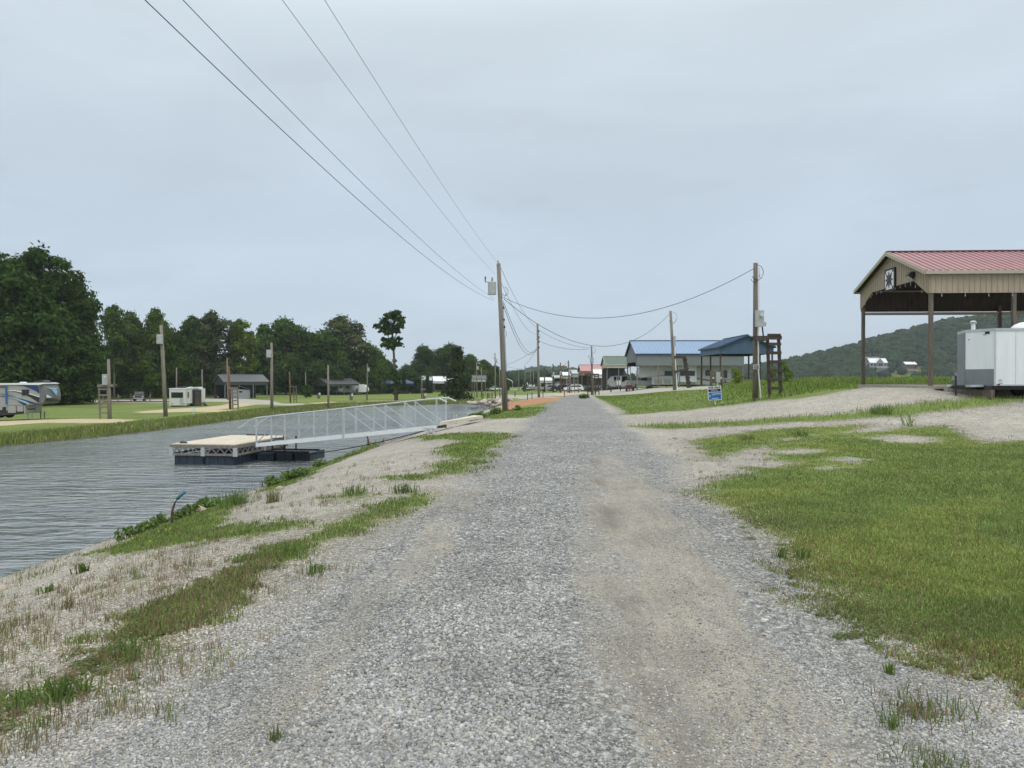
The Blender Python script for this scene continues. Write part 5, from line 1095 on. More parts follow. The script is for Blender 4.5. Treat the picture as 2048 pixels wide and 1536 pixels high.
for i in range(2):
    for j in range(3):
        mb = MB(); x0 = .1 + i * 1.42; y0 = .05 + j * 1.65; mb.box(x0, x0 + 1.34, y0, y0 + 1.58, -.35, .38)
        for q_ in range(4): mb.box(x0 + .05 + q_ * .36, x0 + .2 + q_ * .36, y0 - .02, y0 + 1.6, -.35, .34)
        for q_ in range(5): mb.box(x0 - .02, x0 + 1.36, y0 + .05 + q_ * .32, y0 + .18 + q_ * .32, -.35, .34)
        mb.build('float', 'float_blue', dk)
mb = MB(); mb.tube([(.3, .15, .93), (.42, .15, .96), (.6, .2, .93)], [.03, .05, .03], 6); mb.build('cleat', 'black_metal', dk)
mb = MB(); mb.box(.9, 2.0, DL - .1, DL - .02, .9, .96); mb.build('rear_cleat', 'black_metal', dk)
lf = thing('float_platform', (-11.55, 34.0, WZ), 'low dark float platform under the lower end of the gangway', 'float', R(-8))
for i in range(3):
    mb = MB(); mb.box(i * .8, i * .8 + .74, 0 + i * .2, 1.7 + i * .2, -.3, .34)
    for q_ in range(3): mb.box(i * .8 + .08 + q_ * .22, i * .8 + .2 + q_ * .22, i * .2 - .02, i * .2, -.3, .3)
    mb.build('float', 'float_blue', lf)
mb = MB(); mb.box(0, 2.3, .3, .42, .345, .42); mb.box(0, 2.3, 1.5, 1.62, .345, .42); mb.build('frame', 'black_metal', lf)
for x, y in ((.55, .36), (1.15, .36), (.55, 1.56), (1.15, 1.56)): mb = MB(); mb.box(x - .03, x + .03, y - .03, y + .03, .42, 1.02); mb.build('leg', 'black_metal', lf)
mb = MB(); mb.bar((.55, .36, .95), (1.15, .36, .5), .04, .04); mb.box(.5, 1.2, .3, .36, .95, 1.0); mb.build('brace', 'black_metal', lf)
# gangway
A = Vector((-11.25, 33.0, -1.13)); B = Vector((-3.12, 31.0, -.22)); gw = thing('gangway', A, 'galvanised metal gangway with truss railings from shore to dock', 'gangway')
D = B - A; side = Vector((-D.y, D.x, 0)).normalized() * 1.2
if side.y < 0: side = -side
Hh = Vector((0, 0, 1.12))
for k_, off in enumerate((Vector((0, 0, 0)), side)):
    mb = MB(); mb.bar(off + Vector((0, 0, -.08)), D + off + Vector((0, 0, -.08)), .16, .08); mb.build('side_beam', 'white_paint' if k_ == 0 else 'galv', gw)
    mb = MB(); mb.tube([off + Hh - D.normalized() * .9 - Vector((0, 0, .38)), off + Hh - D.normalized() * .15 - Vector((0, 0, .03)), off + Hh, D + off + Hh, D + off + Hh + D.normalized() * .14 - Vector((0, 0, .03)), D + off + Hh + D.normalized() * .45 - Vector((0, 0, .2))], .03, 8); mb.build('handrail', 'galv', gw)
    for i in range(7):
        p_ = D * (i / 6) + off; mb = MB(); wd_ = .10 if i == 3 else .06; mb.bar(p_ - Vector((0, 0, .18)), p_ + Hh, wd_, wd_); mb.build('rail_post', 'galv', gw)
    for i in range(6):
        a_ = D * (i / 6) + off; b2 = D * ((i + 1) / 6) + off; mb = MB()
        if i < 3: mb.bar(a_ + Vector((0, 0, .02)), b2 + Hh * .97, .035, .035)
        else: mb.bar(a_ + Hh * .97, b2 + Vector((0, 0, .02)), .035, .035)
        mb.build('diagonal_brace', 'galv', gw)
mb = MB(); mb.add([tuple(Vector((0, 0, 0)) + side * .03 - Vector((0, 0, .03))), tuple(D + side * .03 - Vector((0, 0, .03))), tuple(D + side * .97 - Vector((0, 0, .03))), tuple(side * .97 - Vector((0, 0, .03)))], [(0, 1, 2, 3)]); mb.build('walkway', 'galv_dark', gw)
wp = thing('gangway_support', (-3.5, 30.75, gz(-3.5, 30.75)), 'stubby grey steel post under the shore end of the gangway', 'post')
h_ = -.36 - wp.location.z
for x in (0, .22): mb = MB(); mb.box(x, x + .12, 0, .12, -.3, h_); mb.build('leg', 'galv', wp)
mb = MB(); mb.box(-.15, .3, -.02, .14, h_, h_ + .05); mb.build('cap', 'galv', wp)
sl = MB(); sl.poly([(-3.0, 31.0, -.22), (-3.0, 32.3, -.24), (-1.75, 34.1, -.07), (-1.3, 33.6, -.06)], .12, (0, 0, 1)); so = sl.build('ramp_slab', 'concrete_pale'); tag(so, 'pale concrete ramp slab at the shore end of the gangway', 'slab')
cb = wire((-9.6, 33.8, -1.75), (-3.6, 31.6, -.45), .12, .018, 'dark mooring cable running from the floats up to the shore', None)
pp = onY(706, 1); 
for (bx, by, tx, ty, Y, lab) in ((739, 892, 733, 866, 41, 'leaning dark iron stake in the weeds right of the dock'), (938, 843, 937, 832, 58, 'short stake at the water edge near the canal end')):
    pole_at(bx, by, tx, ty, lab, Y=Y, r=.05, mat_='rust', name='metal_stake', cat='stake')
P = G(907, 846); mb = MB(); mb.box(-.1, -.03, 0, .12, -.2, .5); mb.box(.03, .1, 0, .12, -.2, .5); q = mb.build('mooring_post', 'galv'); q.location = at(911, 841, 38.5); q.location.z -= .2; tag(q, 'short twin metal post beside the concrete ramp slab', 'post')
# bent rusty pipe on the near bank
P = G(345, 1050); sc2 = P.y / F; pr = thing('bent_pipe', P, 'bent rusty pipe with a blue-green tip sticking up from the bank weeds', 'pipe')
mb = MB(); mb.tube([(0, 0, -.1), (-.01, 0, 14 * sc2), (0, 0, 30 * sc2), (4 * sc2, 0, 42 * sc2), (10 * sc2, 0, 53 * sc2)], [.026, .024, .02, .015, .016], 8); mb.build('stem', 'rust', pr, smooth=True)
mb = MB(); mb.tube([(9.5 * sc2, 0, 52 * sc2), (15 * sc2, 0, 58 * sc2), (25 * sc2, 0, 67 * sc2)], [.024, .026, .03], 8); mb.build('tip', 'teal_paint', pr, smooth=True)

# ------------------------------------------------------------------ sign, board, fences, rocks and other small things
P = onY(1431, 37); P = Vector((P.x, 37, P.z)); ks = 37 / F; bz = at(1431, 809, 37).z - P.z
fs = thing('for_sale_sign', (P.x, P.y, P.z), 'blue and white for-sale sign standing in the grass', 'sign', R(-2)); zc = at(1431, 786, 37).z - P.z; hw_, hh_ = .335, .345
fs.rotation_euler = (0, R(-4), R(0))
mb = MB(); mb.box(-.02, .02, .022, .05, -.3, zc); mb.build('post', 'white_paint', fs)
mb = MB(); mb.box(-hw_, hw_, 0, .02, zc - hh_, zc + hh_); bd = mb.build('board', 'white_paint', fs)
mb = MB(); mb.box(-hw_ + .03, hw_ - .03, -.005, 0, zc + .06, zc + .19); mb.build('black_band', 'sign_black', bd)
mb = MB(); mb.box(-hw_ + .03, hw_ - .03, -.005, 0, zc - hh_ + .03, zc + .03); mb.build('blue_field', 'sign_blue', bd)
text_mesh('FOR SALE', .135, 'sign_black', bd, loc=(0, -.006, zc + .265), rot=(R(90), 0, 0), bold=.004)
text_mesh('LAKE HOMES', .085, 'white_paint', bd, loc=(.07, -.010, zc - .055), rot=(R(90), 0, 0), sx=.85, bold=.002)
text_mesh('REALTY', .06, 'light_blue', bd, loc=(-.02, -.010, zc - .13), rot=(R(90), 0, 0))
mb = MB(); mb.box(-.17, .12, -.009, -.005, zc + .143, zc + .156); mb.box(-.2, .17, -.009, -.005, zc + .095, zc + .108); mb.box(-.16, .18, -.009, -.005, zc - .27, zc - .245); mb.build('small_print', 'white_paint', bd)
mb = MB(); mb.tube([(-.24, -.006, zc - .14), (-.24, -.012, zc - .14)], .05, 14); mb.poly([(-.28, -.006, zc - .12), (-.20, -.006, zc - .12), (-.24, -.006, zc - .03)], .006, (0, -1, 0)); mb.build('drop_logo', 'light_blue', bd)
P = onY(1433, 52); eb = thing('meter_board', P, 'brown wooden utility board with a pale grey panel box behind the for-sale sign', 'utility board'); ke = 52 / F; ze = lambda py: at(0, py, 52).z - P.z
for x in (-.36, .36): mb = MB(); mb.box(x - .07, x + .07, 0, .1, -.5, ze(741)); mb.build('post', 'wood_brown', eb)
mb = MB()
for i in range(4): mb.box(-.42, .42, -.04, -.001, ze(767) + i * .22, ze(767) + i * .22 + .21)
mb.build('boards', 'wood_brown', eb)
mb = MB(); mb.box(-.07, .22, -.16, -.042, ze(765), ze(744)); mb.build('panel_box', 'grey_box', eb)
for x in (-.24, .30): mb = MB(); mb.box(x - .05, x + .05, -.10, -.042, ze(758), ze(754)); mb.build('outlet_box', 'offwhite', eb)
mb = MB(); mb.tube([(.06, -.1, -.2), (.06, -.1, ze(765))], .025, 6); mb.build('conduit', 'white_paint', eb)
# thin marker and white bits
P = G(386, 828); mb = MB(); mb.box(-.2, .2, 0, .03, .25, .62); mb.box(-.02, .02, .03, .06, -.1, .3); q = mb.build('lot_sign', 'white_paint'); q.location = P; tag(q, 'small blank white lot sign in the grass below the square camper', 'sign')
# fence left
fn = thing('wire_fence', onY(120, 150), 'post fence along the wood edge right of the striped camper', 'fence'); f0 = fn.location.copy()
for px in (124, 149, 153, 186, 206, 236, 262, 300):
    v = onY(px, 150) - f0; mb = MB(); mb.box(v.x - .09, v.x + .09, -.08, .08, v.z - .2, v.z + (1.7 if px < 180 else 1.4)); mb.build('post', 'wood_grey', fn)
mb = MB()
for z_ in (.4, .8, 1.2): mb.tube([(0, 0, z_), (18.5, 0, z_ + gz(*((onY(300, 150))[:2])) - f0.z)], .02, 5)
mb.build('wires', 'wire', fn)
mb = MB()
for i in range(16): mb.box(.6 + i * .15, .66 + i * .15, -.02, .02, .1, 1.1)
mb.build('picket_gate', 'wood_grey', fn)
rw = thing('timber_wall', onY(205, 138), 'low weathered timber retaining wall before the dark pickup', 'wall'); mb = MB()
for i in range(2): mb.box(0, 12.6, 0, .2, i * .26 - .2, i * .26 + .05)
mb.build('timbers', 'wood_grey', rw)
fl = thing('rail_fence', onY(955, 165), 'line of dark fence posts right of the compact dark tree', 'fence'); f0 = fl.location.copy()
for px in (963, 966, 975, 978, 984, 1000, 1004, 1030): v = onY(px, 165) - f0; mb = MB(); mb.box(v.x - .1, v.x + .1, -.1, .1, -.3 + v.z, 1.2 + v.z); mb.build('post', 'wood_dark', fl)
mb = MB(); v = onY(1030, 165) - f0; mb.tube([(0, 0, .9), (v.x, 0, v.z + .9)], .02, 5); mb.build('wires', 'wire', fl)
for px, lab in ((1064, 'red-brown survey stake on the orange soil'), (1086, 'dark survey stake nearest the straight pole'), (1129, 'lone dark stake just before the road end'), (1055, 'leftmost survey stake by the orange soil')):
    p = onY(px, 88); mb = MB(); mb.box(-.05, .05, -.05, .05, -.1, .75); mb.box(-.055, .055, -.055, .055, .6, .7); q = mb.build('survey_stake', 'wood_red'); q.location = p; tag(q, lab, 'stake')
for px, Y, lab in ((1222, 118, 'black bollard on the gravel before the green-roofed shed'), (1241, 124, 'white-topped marker post before the green-roofed shed')):
    p = onY(px, Y); mb = MB(); mb.tube([(0, 0, -.1), (0, 0, .75), (0, 0, .8)], [.1, .1, .05], 10); q = mb.build('bollard', 'black_metal'); q.location = p; tag(q, lab, 'bollard')
# things under the roofs
def clutter(px, Y, kind, label):
    p = onY(px, Y)
    if kind == 'tractor':
        rt = thing('riding_mower', p, label, 'mower'); mb = MB(); mb.prism([(0, .4), (0, .9), (.8, 1.0), (1.0, .6), (1.6, .6), (1.6, .35)], 0, .8); mb.build('body', 'maroon', rt)
        mb = MB(); mb.box(1.0, 1.45, .15, .65, .65, .75); mb.box(1.4, 1.5, .15, .65, .75, 1.15); mb.build('seat', 'black_rubber', rt)
        for x, r in ((.3, .25), (1.3, .34)):
            for y in (-.05, .85): wheel(rt, x, y, r, .2)
    if kind == 'boat':
        rt = thing('trailered_boat', p, label, 'boat'); mb = MB(); mb.prism([(-.6, 1.5), (.6, .7), (4.6, .65), (4.8, 1.4)], 0, 1.9, ins=-.15); mb.build('hull', 'silver_paint', rt)
        mb = MB(); mb.box(1.6, 2.4, .6, 1.3, 1.4, 1.9); mb.build('console', 'black_paint', rt); mb = MB(); mb.box(-1.2, 4.2, .9, 1.0, .45, .55); mb.build('trailer_frame', 'galv_dark', rt)
        mb = MB(); mb.box(4.8, 5.2, .8, 1.1, .7, 1.9); mb.build('outboard_motor', 'black_paint', rt)
        for y in (.1, 1.8): wheel(rt, 2.8, y, .34)
    if kind == 'table':
        rt = thing('picnic_table', p, label, 'table'); mb = MB(); mb.box(0, 1.8, 0, .75, .72, .78); mb.build('tabletop', 'wood_brown', rt)
        for y in (-.45, .95): mb = MB(); mb.box(0, 1.8, y, y + .25, .42, .46); mb.build('bench', 'wood_brown', rt)
        for x in (.25, 1.5): mb = MB(); mb.bar((x, -.4, 0), (x, .5, .72), .08, .08); mb.bar((x, 1.15, 0), (x, .25, .72), .08, .08); mb.build('leg', 'wood_brown', rt)
    return p
clutter(1252, 106, 'tractor', 'red riding mower at the left end of the blue-roofed shed'); clutter(1262, 107.5, 'boat', 'small grey boat on a trailer at the left end of the blue-roofed shed')
clutter(1225, 151, 'boat', 'grey boat parked under the green-roofed shed'); clutter(1058, 200, 'boat', 'dark trailered boat left of the straight pole'); clutter(1170, 190, 'table', 'brown picnic table under the faded red roof')
clutter(1448, 84, 'table', 'picnic table under the blue gable pavilion'); clutter(678, 218, 'boat', 'pale boat between the two left-hand pavilions'); clutter(425, 172, 'tractor', 'small mower in the dark of the charcoal pavilion')
clutter(833, 255, 'boat', 'white boat parked at the wood edge before the pale grey shed'); clutter(1165, 196, 'boat', 'dark boat under the faded red roof')
for px, Y, lab in ((702, 150, 'wooden pedestal with a white box on the far lawn'), (848, 150, 'square brown post box near the short pale pole'), (637, 165, 'small post with a white cap right of the round shrub')):
    rt = thing('yard_pedestal', onY(px, Y), lab, 'pedestal'); mb = MB(); mb.box(-.3, .3, 0, .3, -.1, 1.2); mb.build('post', 'wood_brown', rt); mb = MB(); mb.box(.12, .4, -.1, -.001, .8, 1.3); mb.build('box', 'white_paint', rt)
rock_V, rock_F = lumpy(1)
def rock(P, r, c, label, group, name='riprap_rock', cat='rock'):
    f = 1 + rng.normal(size=len(rock_V)) * .16; v = rock_V * f[:, None] * r * np.array([1.2, .9, .65]); o_ = np_mesh(name, v, rock_F, stonem, np.tile(np.array(c) * rng.uniform(.8, 1.15), (len(v), 1)))
    o_.location = P; o_.rotation_euler = (0, 0, rng.random() * 6); return tag(o_, label, cat, group)
for i in range(110):
    px = rng.uniform(938, 1026); lo = np.interp(px, [938, 975, 1026], [806, 810, 816]); hi = np.interp(px, [938, 985, 1000, 1026], [805, 798, 799, 799]); py = rng.uniform(hi, lo); Yr = rng.uniform(94, 104)
    v = at(px, py, Yr); rock(v, rng.uniform(.18, .42), random.choice([(.38, .33, .28), (.46, .42, .36), (.34, .26, .22), (.5, .47, .42)]), 'pale brown rock of the riprap pile at the canal end', 'riprap rocks piled at the canal end')
for px, py, r, lab in ((12, 1152, .14, 'tan rock at the water edge in the lower-left corner'), (395, 1027, .2, 'pale rock in the shore weeds right of the bent pipe'), (5, 1180, .08, 'grey stone at the left photo edge by the water'), (560, 980, .1, 'small pale stone at the shoreline right of the grass tufts')):
    v = G(px, py); v.z += r * .2; rock(v, r, (.42, .37, .29), lab, None, 'shore_rock')
for i in range(34):
    px = rng.uniform(768, 852); py = np.interp(px, [768, 852], [884, 853]) + rng.uniform(-3, 4); v = G(px, py); rock(v, rng.uniform(.05, .13), random.choice([(.46, .42, .36), (.38, .34, .29)]), 'small pale rock on the bank under the gangway', 'bank rocks under the gangway', 'bank_rock')

# ------------------------------------------------------------------ gravel stones lying on the near ground (too many to count)
def stone_field(name, X, Y, size, palette, label):
    n = len(X); Z = Hf(X, Y); t_ = (1 + 5 ** .5) / 2
    b_ = np.array([(-1, t_, 0), (1, t_, 0), (-1, -t_, 0), (1, -t_, 0), (0, -1, t_), (0, 1, t_), (0, -1, -t_), (0, 1, -t_), (t_, 0, -1), (t_, 0, 1), (-t_, 0, -1), (-t_, 0, 1)]) / 1.9
    f_ = np.array([(0, 11, 5), (0, 5, 1), (0, 1, 7), (0, 7, 10), (0, 10, 11), (1, 5, 9), (5, 11, 4), (11, 10, 2), (10, 7, 6), (7, 1, 8), (3, 9, 4), (3, 4, 2), (3, 2, 6), (3, 6, 8), (3, 8, 9), (4, 9, 5), (2, 4, 11), (6, 2, 10), (8, 6, 7), (9, 8, 1)])
    V = b_[None] * (1 + rng.normal(size=(n, 12, 1)) * .28); V = V * (size[:, None, None]) * np.stack([rng.uniform(.8, 1.3, n), rng.uniform(.6, 1.0, n), rng.uniform(.4, .8, n)], 1)[:, None, :]
    a = rng.random(n) * 6.283; c, s = np.cos(a)[:, None], np.sin(a)[:, None]; tl = rng.normal(size=(n, 1)) * .35
    x, y, z = V[..., 0], V[..., 1], V[..., 2]; y, z = y * np.cos(tl) - z * np.sin(tl), y * np.sin(tl) + z * np.cos(tl); x, y = x * c - y * s, x * s + y * c
    P = np.stack([x + X[:, None], y + Y[:, None], z + Z[:, None] + size[:, None] * .12], -1).reshape(-1, 3)
    Fq = (f_[None] + (np.arange(n) * 12)[:, None, None]).reshape(-1, 3); pal = np.array(palette); ci = pal[rng.integers(len(pal), size=n)] * rng.uniform(.8, 1.2, (n, 1))
    return tag(np_mesh(name, P, Fq, stonem, np.repeat(ci, 12, 0)), label, 'gravel', None, 'stuff')
def sample(n, y0, y1, x0=-.72, x1=.72, p=1.6):
    # denser towards the viewer
    t_ = rng.random(n); y = (y0 ** (1 - p) + t_ * (y1 ** (1 - p) - y0 ** (1 - p))) ** (1 / (1 - p)); return rng.uniform(x0, x1, n) * y, y
def vnoise(x, y, s, seed=0):
    return np.sin(x * s + seed + 1.7 * np.sin(y * s * .7 + seed)) * np.sin(y * s * 1.1 + 1.3 * np.sin(x * s * .8 + seed * 2)) 
x, y = sample(300000, 2.6, 17)
u = x - .083 * y; rs = road_sd(x, y); gs = field(x, y, GRASS)
packd = np.exp(-((u - .75) / .72) ** 2) * 1.0 + np.exp(-((u + 1.5) / .35) ** 2) * .5
dens = np.clip(1.05 - packd + .35 * vnoise(x, y, 1.3, 2), .2, 1) * (rs > -.3)
k = (rng.random(len(x)) < dens) & (gs < .1); x1, y1, u1 = x[k], y[k], u[k]
sz = np.where((u1 < -.1) & (u1 > -1.4), rng.uniform(.0045, .0125, len(x1)) * (1 + .5 * rng.random(len(x1)) ** 3), rng.uniform(.0035, .0095, len(x1)))
sz = np.where(rng.random(len(x1)) < .02, sz * 1.6, sz)
stone_field('road_gravel', x1, y1, sz, [(.32, .325, .32), (.27, .275, .27), (.385, .385, .37), (.25, .25, .24), (.45, .45, .435), (.37, .345, .30), (.19, .19, .18), (.29, .30, .305)], 'loose blue-grey crushed stone on the road')
x, y = sample(150000, 2.6, 15); rs = road_sd(x, y); gs = field(x, y, GRASS); sdc = seg_d(x, y, CANAL)
k = (rs < .2) & (sdc < 0) & (rng.random(len(x)) < np.clip(.85 - 1.2 * (gs + .05), .05, .85)); x, y = x[k], y[k]
stone_field('shoulder_gravel', x, y, rng.uniform(.004, .0105, len(x)), [(.40, .375, .325), (.33, .305, .26), (.47, .45, .40), (.25, .235, .20), (.42, .375, .305), (.58, .555, .50)], 'fine pale tan gravel on the road shoulders')

# ------------------------------------------------------------------ grass blades and weeds
def blades(name, X, Y, h, wd, cols, label, lean=.5, cat='grass', Zo=None):
    n = len(X); Z = Hf(X, Y) if Zo is None else Zo; a = rng.random(n) * 6.283; la = rng.random(n) * 6.283; ln = lean * rng.random(n) * h
    dx, dy = np.cos(a) * wd / 2, np.sin(a) * wd / 2; lx, ly = np.cos(la) * ln, np.sin(la) * ln
    P0 = np.stack([X - dx, Y - dy, Z - .01], 1); P1_ = np.stack([X + dx, Y + dy, Z - .01], 1)
    P2_ = np.stack([X + dx * .7 + lx * .35, Y + dy * .7 + ly * .35, Z + h * .6], 1); P3_ = np.stack([X - dx * .7 + lx * .35, Y - dy * .7 + ly * .35, Z + h * .6], 1); P4_ = np.stack([X + lx, Y + ly, Z + h * (1 - .3 * ln / (h + 1e-6))], 1)
    V = np.stack([P0, P1_, P2_, P3_, P4_, P4_ + 1e-4], 1).reshape(-1, 3); b0 = np.arange(n)[:, None] * 6
    Fq = np.concatenate([b0 + np.array([[0, 1, 2, 3]]), b0 + np.array([[3, 2, 4, 5]])], 0)
    return tag(np_mesh(name, V, Fq, bladem, np.repeat(cols, 6, 0)), label, cat, None, 'stuff')
def pal(n, cs, v=.25):
    c = np.array(cs); return c[rng.integers(len(c), size=n)] * rng.uniform(1 - v, 1 + v, (n, 1))
greens = [(.18, .265, .065), (.22, .31, .085), (.275, .355, .115), (.145, .22, .05), (.33, .36, .15)]
x, y = sample(420000, 3.8, 26, -.1, .74, 1.35); gs = np.minimum(field(x, y, [LAWN, PATCH]), -field(x, y, CUTS) - .1); nz = vnoise(x, y, 2.6, 1) * .25 + vnoise(x, y, 9, 4) * .15 
k = rng.random(len(x)) < np.clip((gs + nz) * 2.2 + .35, 0, 1); x, y, gs = x[k], y[k], gs[k]
n = len(x); edge_ = np.clip(1 - gs / 1.2, 0, 1); c = pal(n, greens); br = pal(n, [(.22, .17, .09), (.17, .13, .07), (.26, .23, .12)])
mixk = (rng.random(n) < (.06 + .34 * edge_ * (y < 11)))[:, None]; c = np.where(mixk, br, c); pn = (.5 + .5 * vnoise(x, y, .9, 3))[:, None]; c = c * (.9 + .2 * pn) * np.where(pn > .6, np.array([1.15, 1.05, 1.0]), 1.0)
blades('lawn_grass', x, y, rng.uniform(.014, .048, n) * (1 + .012 * y) * (1 - .3 * edge_) * (1 + .35 * vnoise(x, y, 5.5, 7)) * np.where(rng.random(n) < .012, 1.9, 1), .0035 + .0009 * y, c, 'short mown green grass of the lawn on the right', .9)
# left grass patches and shore grass
x, y = sample(260000, 5, 48, -.66, .12, 1.25); gs = field(x, y, [LP1, LP2, LP3, LP4, LP5, LP6, LG]); nz = vnoise(x, y, 2.3, 5) * .22 + vnoise(x, y, 7, 2) * .15
k = rng.random(len(x)) < np.clip((gs + nz) * 3 + .3 + .3 * (field(x, y, [LP4]) > -.05), 0, 1); x, y, gs = x[k], y[k], gs[k]; n = len(x)
shore = np.clip(1 - (-seg_d(x, y, CANAL)) / 1.3, 0, 1); c = pal(n, greens[:4] + [(.16, .15, .06)]); dry = (field(x, y, [LP4]) > -.2) & (rng.random(n) < .45); c = np.where(dry[:, None], pal(n, [(.26, .20, .11), (.30, .25, .14), (.22, .16, .10)]), c)
blades('bank_grass', x, y, rng.uniform(.015, .055, n) * (1 + .012 * y) * (1 + 3.0 * shore), .004 + .0011 * y, c, 'ragged green grass patches on the near canal bank', .7)
# weeds: clumps of upright dry and green stems over the gravel of the left bank and the right verge
def clumps(cx, cy, k, spread, hh, wd, cs, label, name, lean=.6):
    n = len(cx); X_ = np.repeat(cx, k) + rng.normal(size=n * k) * np.repeat(spread, k); Y_ = np.repeat(cy, k) + rng.normal(size=n * k) * np.repeat(spread, k)
    H_ = np.repeat(hh, k) * rng.uniform(.4, 1.1, n * k); t_ = np.repeat(pal(n, cs, .1), k, 0) * rng.uniform(.7, 1.3, (n * k, 1)); return blades(name, X_, Y_, H_, wd, t_, label, lean, 'weeds')
x, y = sample(9000, 3.2, 19, -.72, .0, 1.3); u = x - .083 * y; sdc = -seg_d(x, y, CANAL); dd = field(x, y, [DRY[0], LP4])
k = (sdc > .1) & (u < -2.0) & (rng.random(len(x)) < np.clip(-.02 + .14 * (dd > 0) + .25 * vnoise(x, y, 1.7, 6) + .2 * (u < -3.5), 0, 1)); x, y = x[k], y[k]
clumps(x, y, 13, rng.uniform(.015, .06, len(x)), rng.uniform(.025, .12, len(x)), .0045 , [(.25, .19, .11), (.31, .26, .14), (.20, .24, .08), (.25, .22, .11), (.15, .20, .05), (.24, .16, .11)], 'dry brown and green weeds sprinkled over the left bank gravel', 'bank_weeds')
x, y = sample(7000, 3.2, 30, .2, .72, 1.3); gsr = field(x, y, [LAWN, PATCH, STRIP]); rs = road_sd(x, y)
k = (gsr > -.7) & (gsr < .15) & (rs < -.15) & (rng.random(len(x)) < .5); x, y = x[k], y[k]
clumps(x, y, 12, rng.uniform(.015, .07, len(x)), rng.uniform(.02, .09, len(x)), .005, [(.11, .16, .04), (.20, .17, .08), (.14, .17, .05), (.22, .16, .09), (.10, .15, .03)], 'low weeds along the ragged edge of the right lawn', 'verge_weeds')
# green tufts over the gravel and the strip
x, y = sample(26000, 17, 36, .1, .72, 1.1); gsr = field(x, y, [STRIP]); k = (gsr + .2 * vnoise(x, y, 3, 1) > -.05); x, y = x[k], y[k]
blades('strip_grass', x, y, rng.uniform(.05, .2, len(x)), .02, pal(len(x), greens), 'narrow strip of longer grass between the two gravel drives', .6)
# levee weeds on the right beyond the drives
x = rng.uniform(3, 62, 260000); y = rng.uniform(33, 96, 260000); gsr = field(x, y, [RIGHTG]); k = (gsr > .1) & (x / y < .75) & ~((x > 17.5) & (x < 34) & (y < 42)) & ~((x > 15) & (y > 84)) & (field(x, y, PATH) < -.2)
x, y = x[k], y[k]; tall = S((x - 9 - (y - 40) * .25) / 7) * (.6 + .4 * vnoise(x, y, .8, 3)); k = rng.random(len(x)) < .35 + .65 * tall; x, y, tall = x[k], y[k], tall[k]
blades('levee_grass', x, y, .06 + rng.uniform(.1, .5, len(x)) * np.clip(tall, 0, 1) * 1.15, .022 + .0006 * y, pal(len(x), [(.15, .24, .045), (.18, .27, .055), (.21, .30, .07), (.12, .19, .035), (.24, .27, .09)]), 'tall bright green weeds on the levee right of the road', 1.3)
# far bank fringe
x = rng.uniform(-34, 0, 260000); y = rng.uniform(30, 114, 260000); s_ = -seg_d(x, y, CANAL); xc_ = np.interp(y, [-30, 40, 80, 100], [-20, -18, -15, -12]); k = (s_ > .03) & (s_ < 4.2) & ((x < xc_) | (y > 108)); x, y, s_ = x[k], y[k], s_[k]; k = rng.random(len(x)) < np.where(s_ < 2, .9, .35); x, y, s_ = x[k], y[k], s_[k]
blades('far_bank_grass', x, y, rng.uniform(.12, .5, len(x)) * (1.15 - s_ / 5), .05, pal(len(x), [(.16, .235, .045), (.20, .26, .06), (.24, .27, .085), (.14, .20, .04), (.19, .18, .085)]), 'tall grass fringe along the far canal bank', .6)
# shoreline broadleaf weeds on the near bank
def weed_mass(cx, cy, cz, r, k, lsz, cs):
    d = rng.normal(size=(k, 3)); d /= np.linalg.norm(d, axis=1)[:, None]; C_ = np.array([cx, cy, cz]) + d * r * rng.random((k, 1)) ** .5 * np.array([1, 1, .8]); nn = rng.normal(size=(k, 3)) + [0, 0, .6]; nn /= np.linalg.norm(nn, axis=1)[:, None]
    return leaf_quads(C_, nn, lsz * rng.uniform(.5, 1.3, k), pal(k, cs))
Vs, Fs, Cs, b0 = [], [], [], 0
for (px, py, r, kk_) in [(250, 1078, .22, 120), (275, 1070, .2, 100), (300, 1062, .22, 140), (320, 1052, .25, 200), (365, 1040, .25, 240), (385, 1030, .25, 260), (410, 1018, .28, 260), (430, 1015, .22, 160), (545, 972, .3, 220), (575, 962, .3, 220), (600, 955, .32, 240), (640, 935, .35, 240),
                         (670, 922, .35, 240), (700, 905, .35, 260), (720, 896, .5, 400), (745, 888, .45, 360), (960, 838, .5, 240), (990, 830, .55, 260), (945, 841, .4, 200), (1035, 822, .4, 120), (1165, 797, .55, 260), (1172, 796, .5, 200)]:
    v = G(px, py); r *= .72; V_, F_, C_ = weed_mass(v.x, v.y, v.z + r * .4, r, kk_, .022 + .0013 * v.y, [(.10, .17, .04), (.14, .22, .05), (.07, .12, .03), (.18, .23, .07)]); Vs.append(V_); Fs.append(F_ + b0); Cs.append(C_); b0 += len(V_)
tag(np_mesh('shore_weeds', np.concatenate(Vs), np.concatenate(Fs), bladem, np.concatenate(Cs)), 'leafy green weeds crowding the near shoreline', 'weeds', None, 'stuff')
Vs, Fs, Cs, b0 = [], [], [], 0
for i in range(64):
    t_ = rng.random(); px = np.interp(t_, [0, .3, .6, 1], [-20, 200, 330, 600]) + rng.normal() * 25; py = np.interp(t_, [0, .3, .6, 1], [1440, 1330, 1235, 1110]) + rng.normal() * 22
    v = G(px, py); r = rng.uniform(.04, .13); V_, F_, C_ = weed_mass(0, 0, 0, r, int(1500 * r), .012, [(.10, .17, .04), (.14, .20, .05), (.08, .13, .035), (.20, .19, .08), (.24, .17, .10)])
    V_[:, 2] = np.abs(V_[:, 2]) * .45; V_ = V_ + np.array([v.x, v.y, v.z]); Vs.append(V_); Fs.append(F_ + b0); Cs.append(C_); b0 += len(V_)
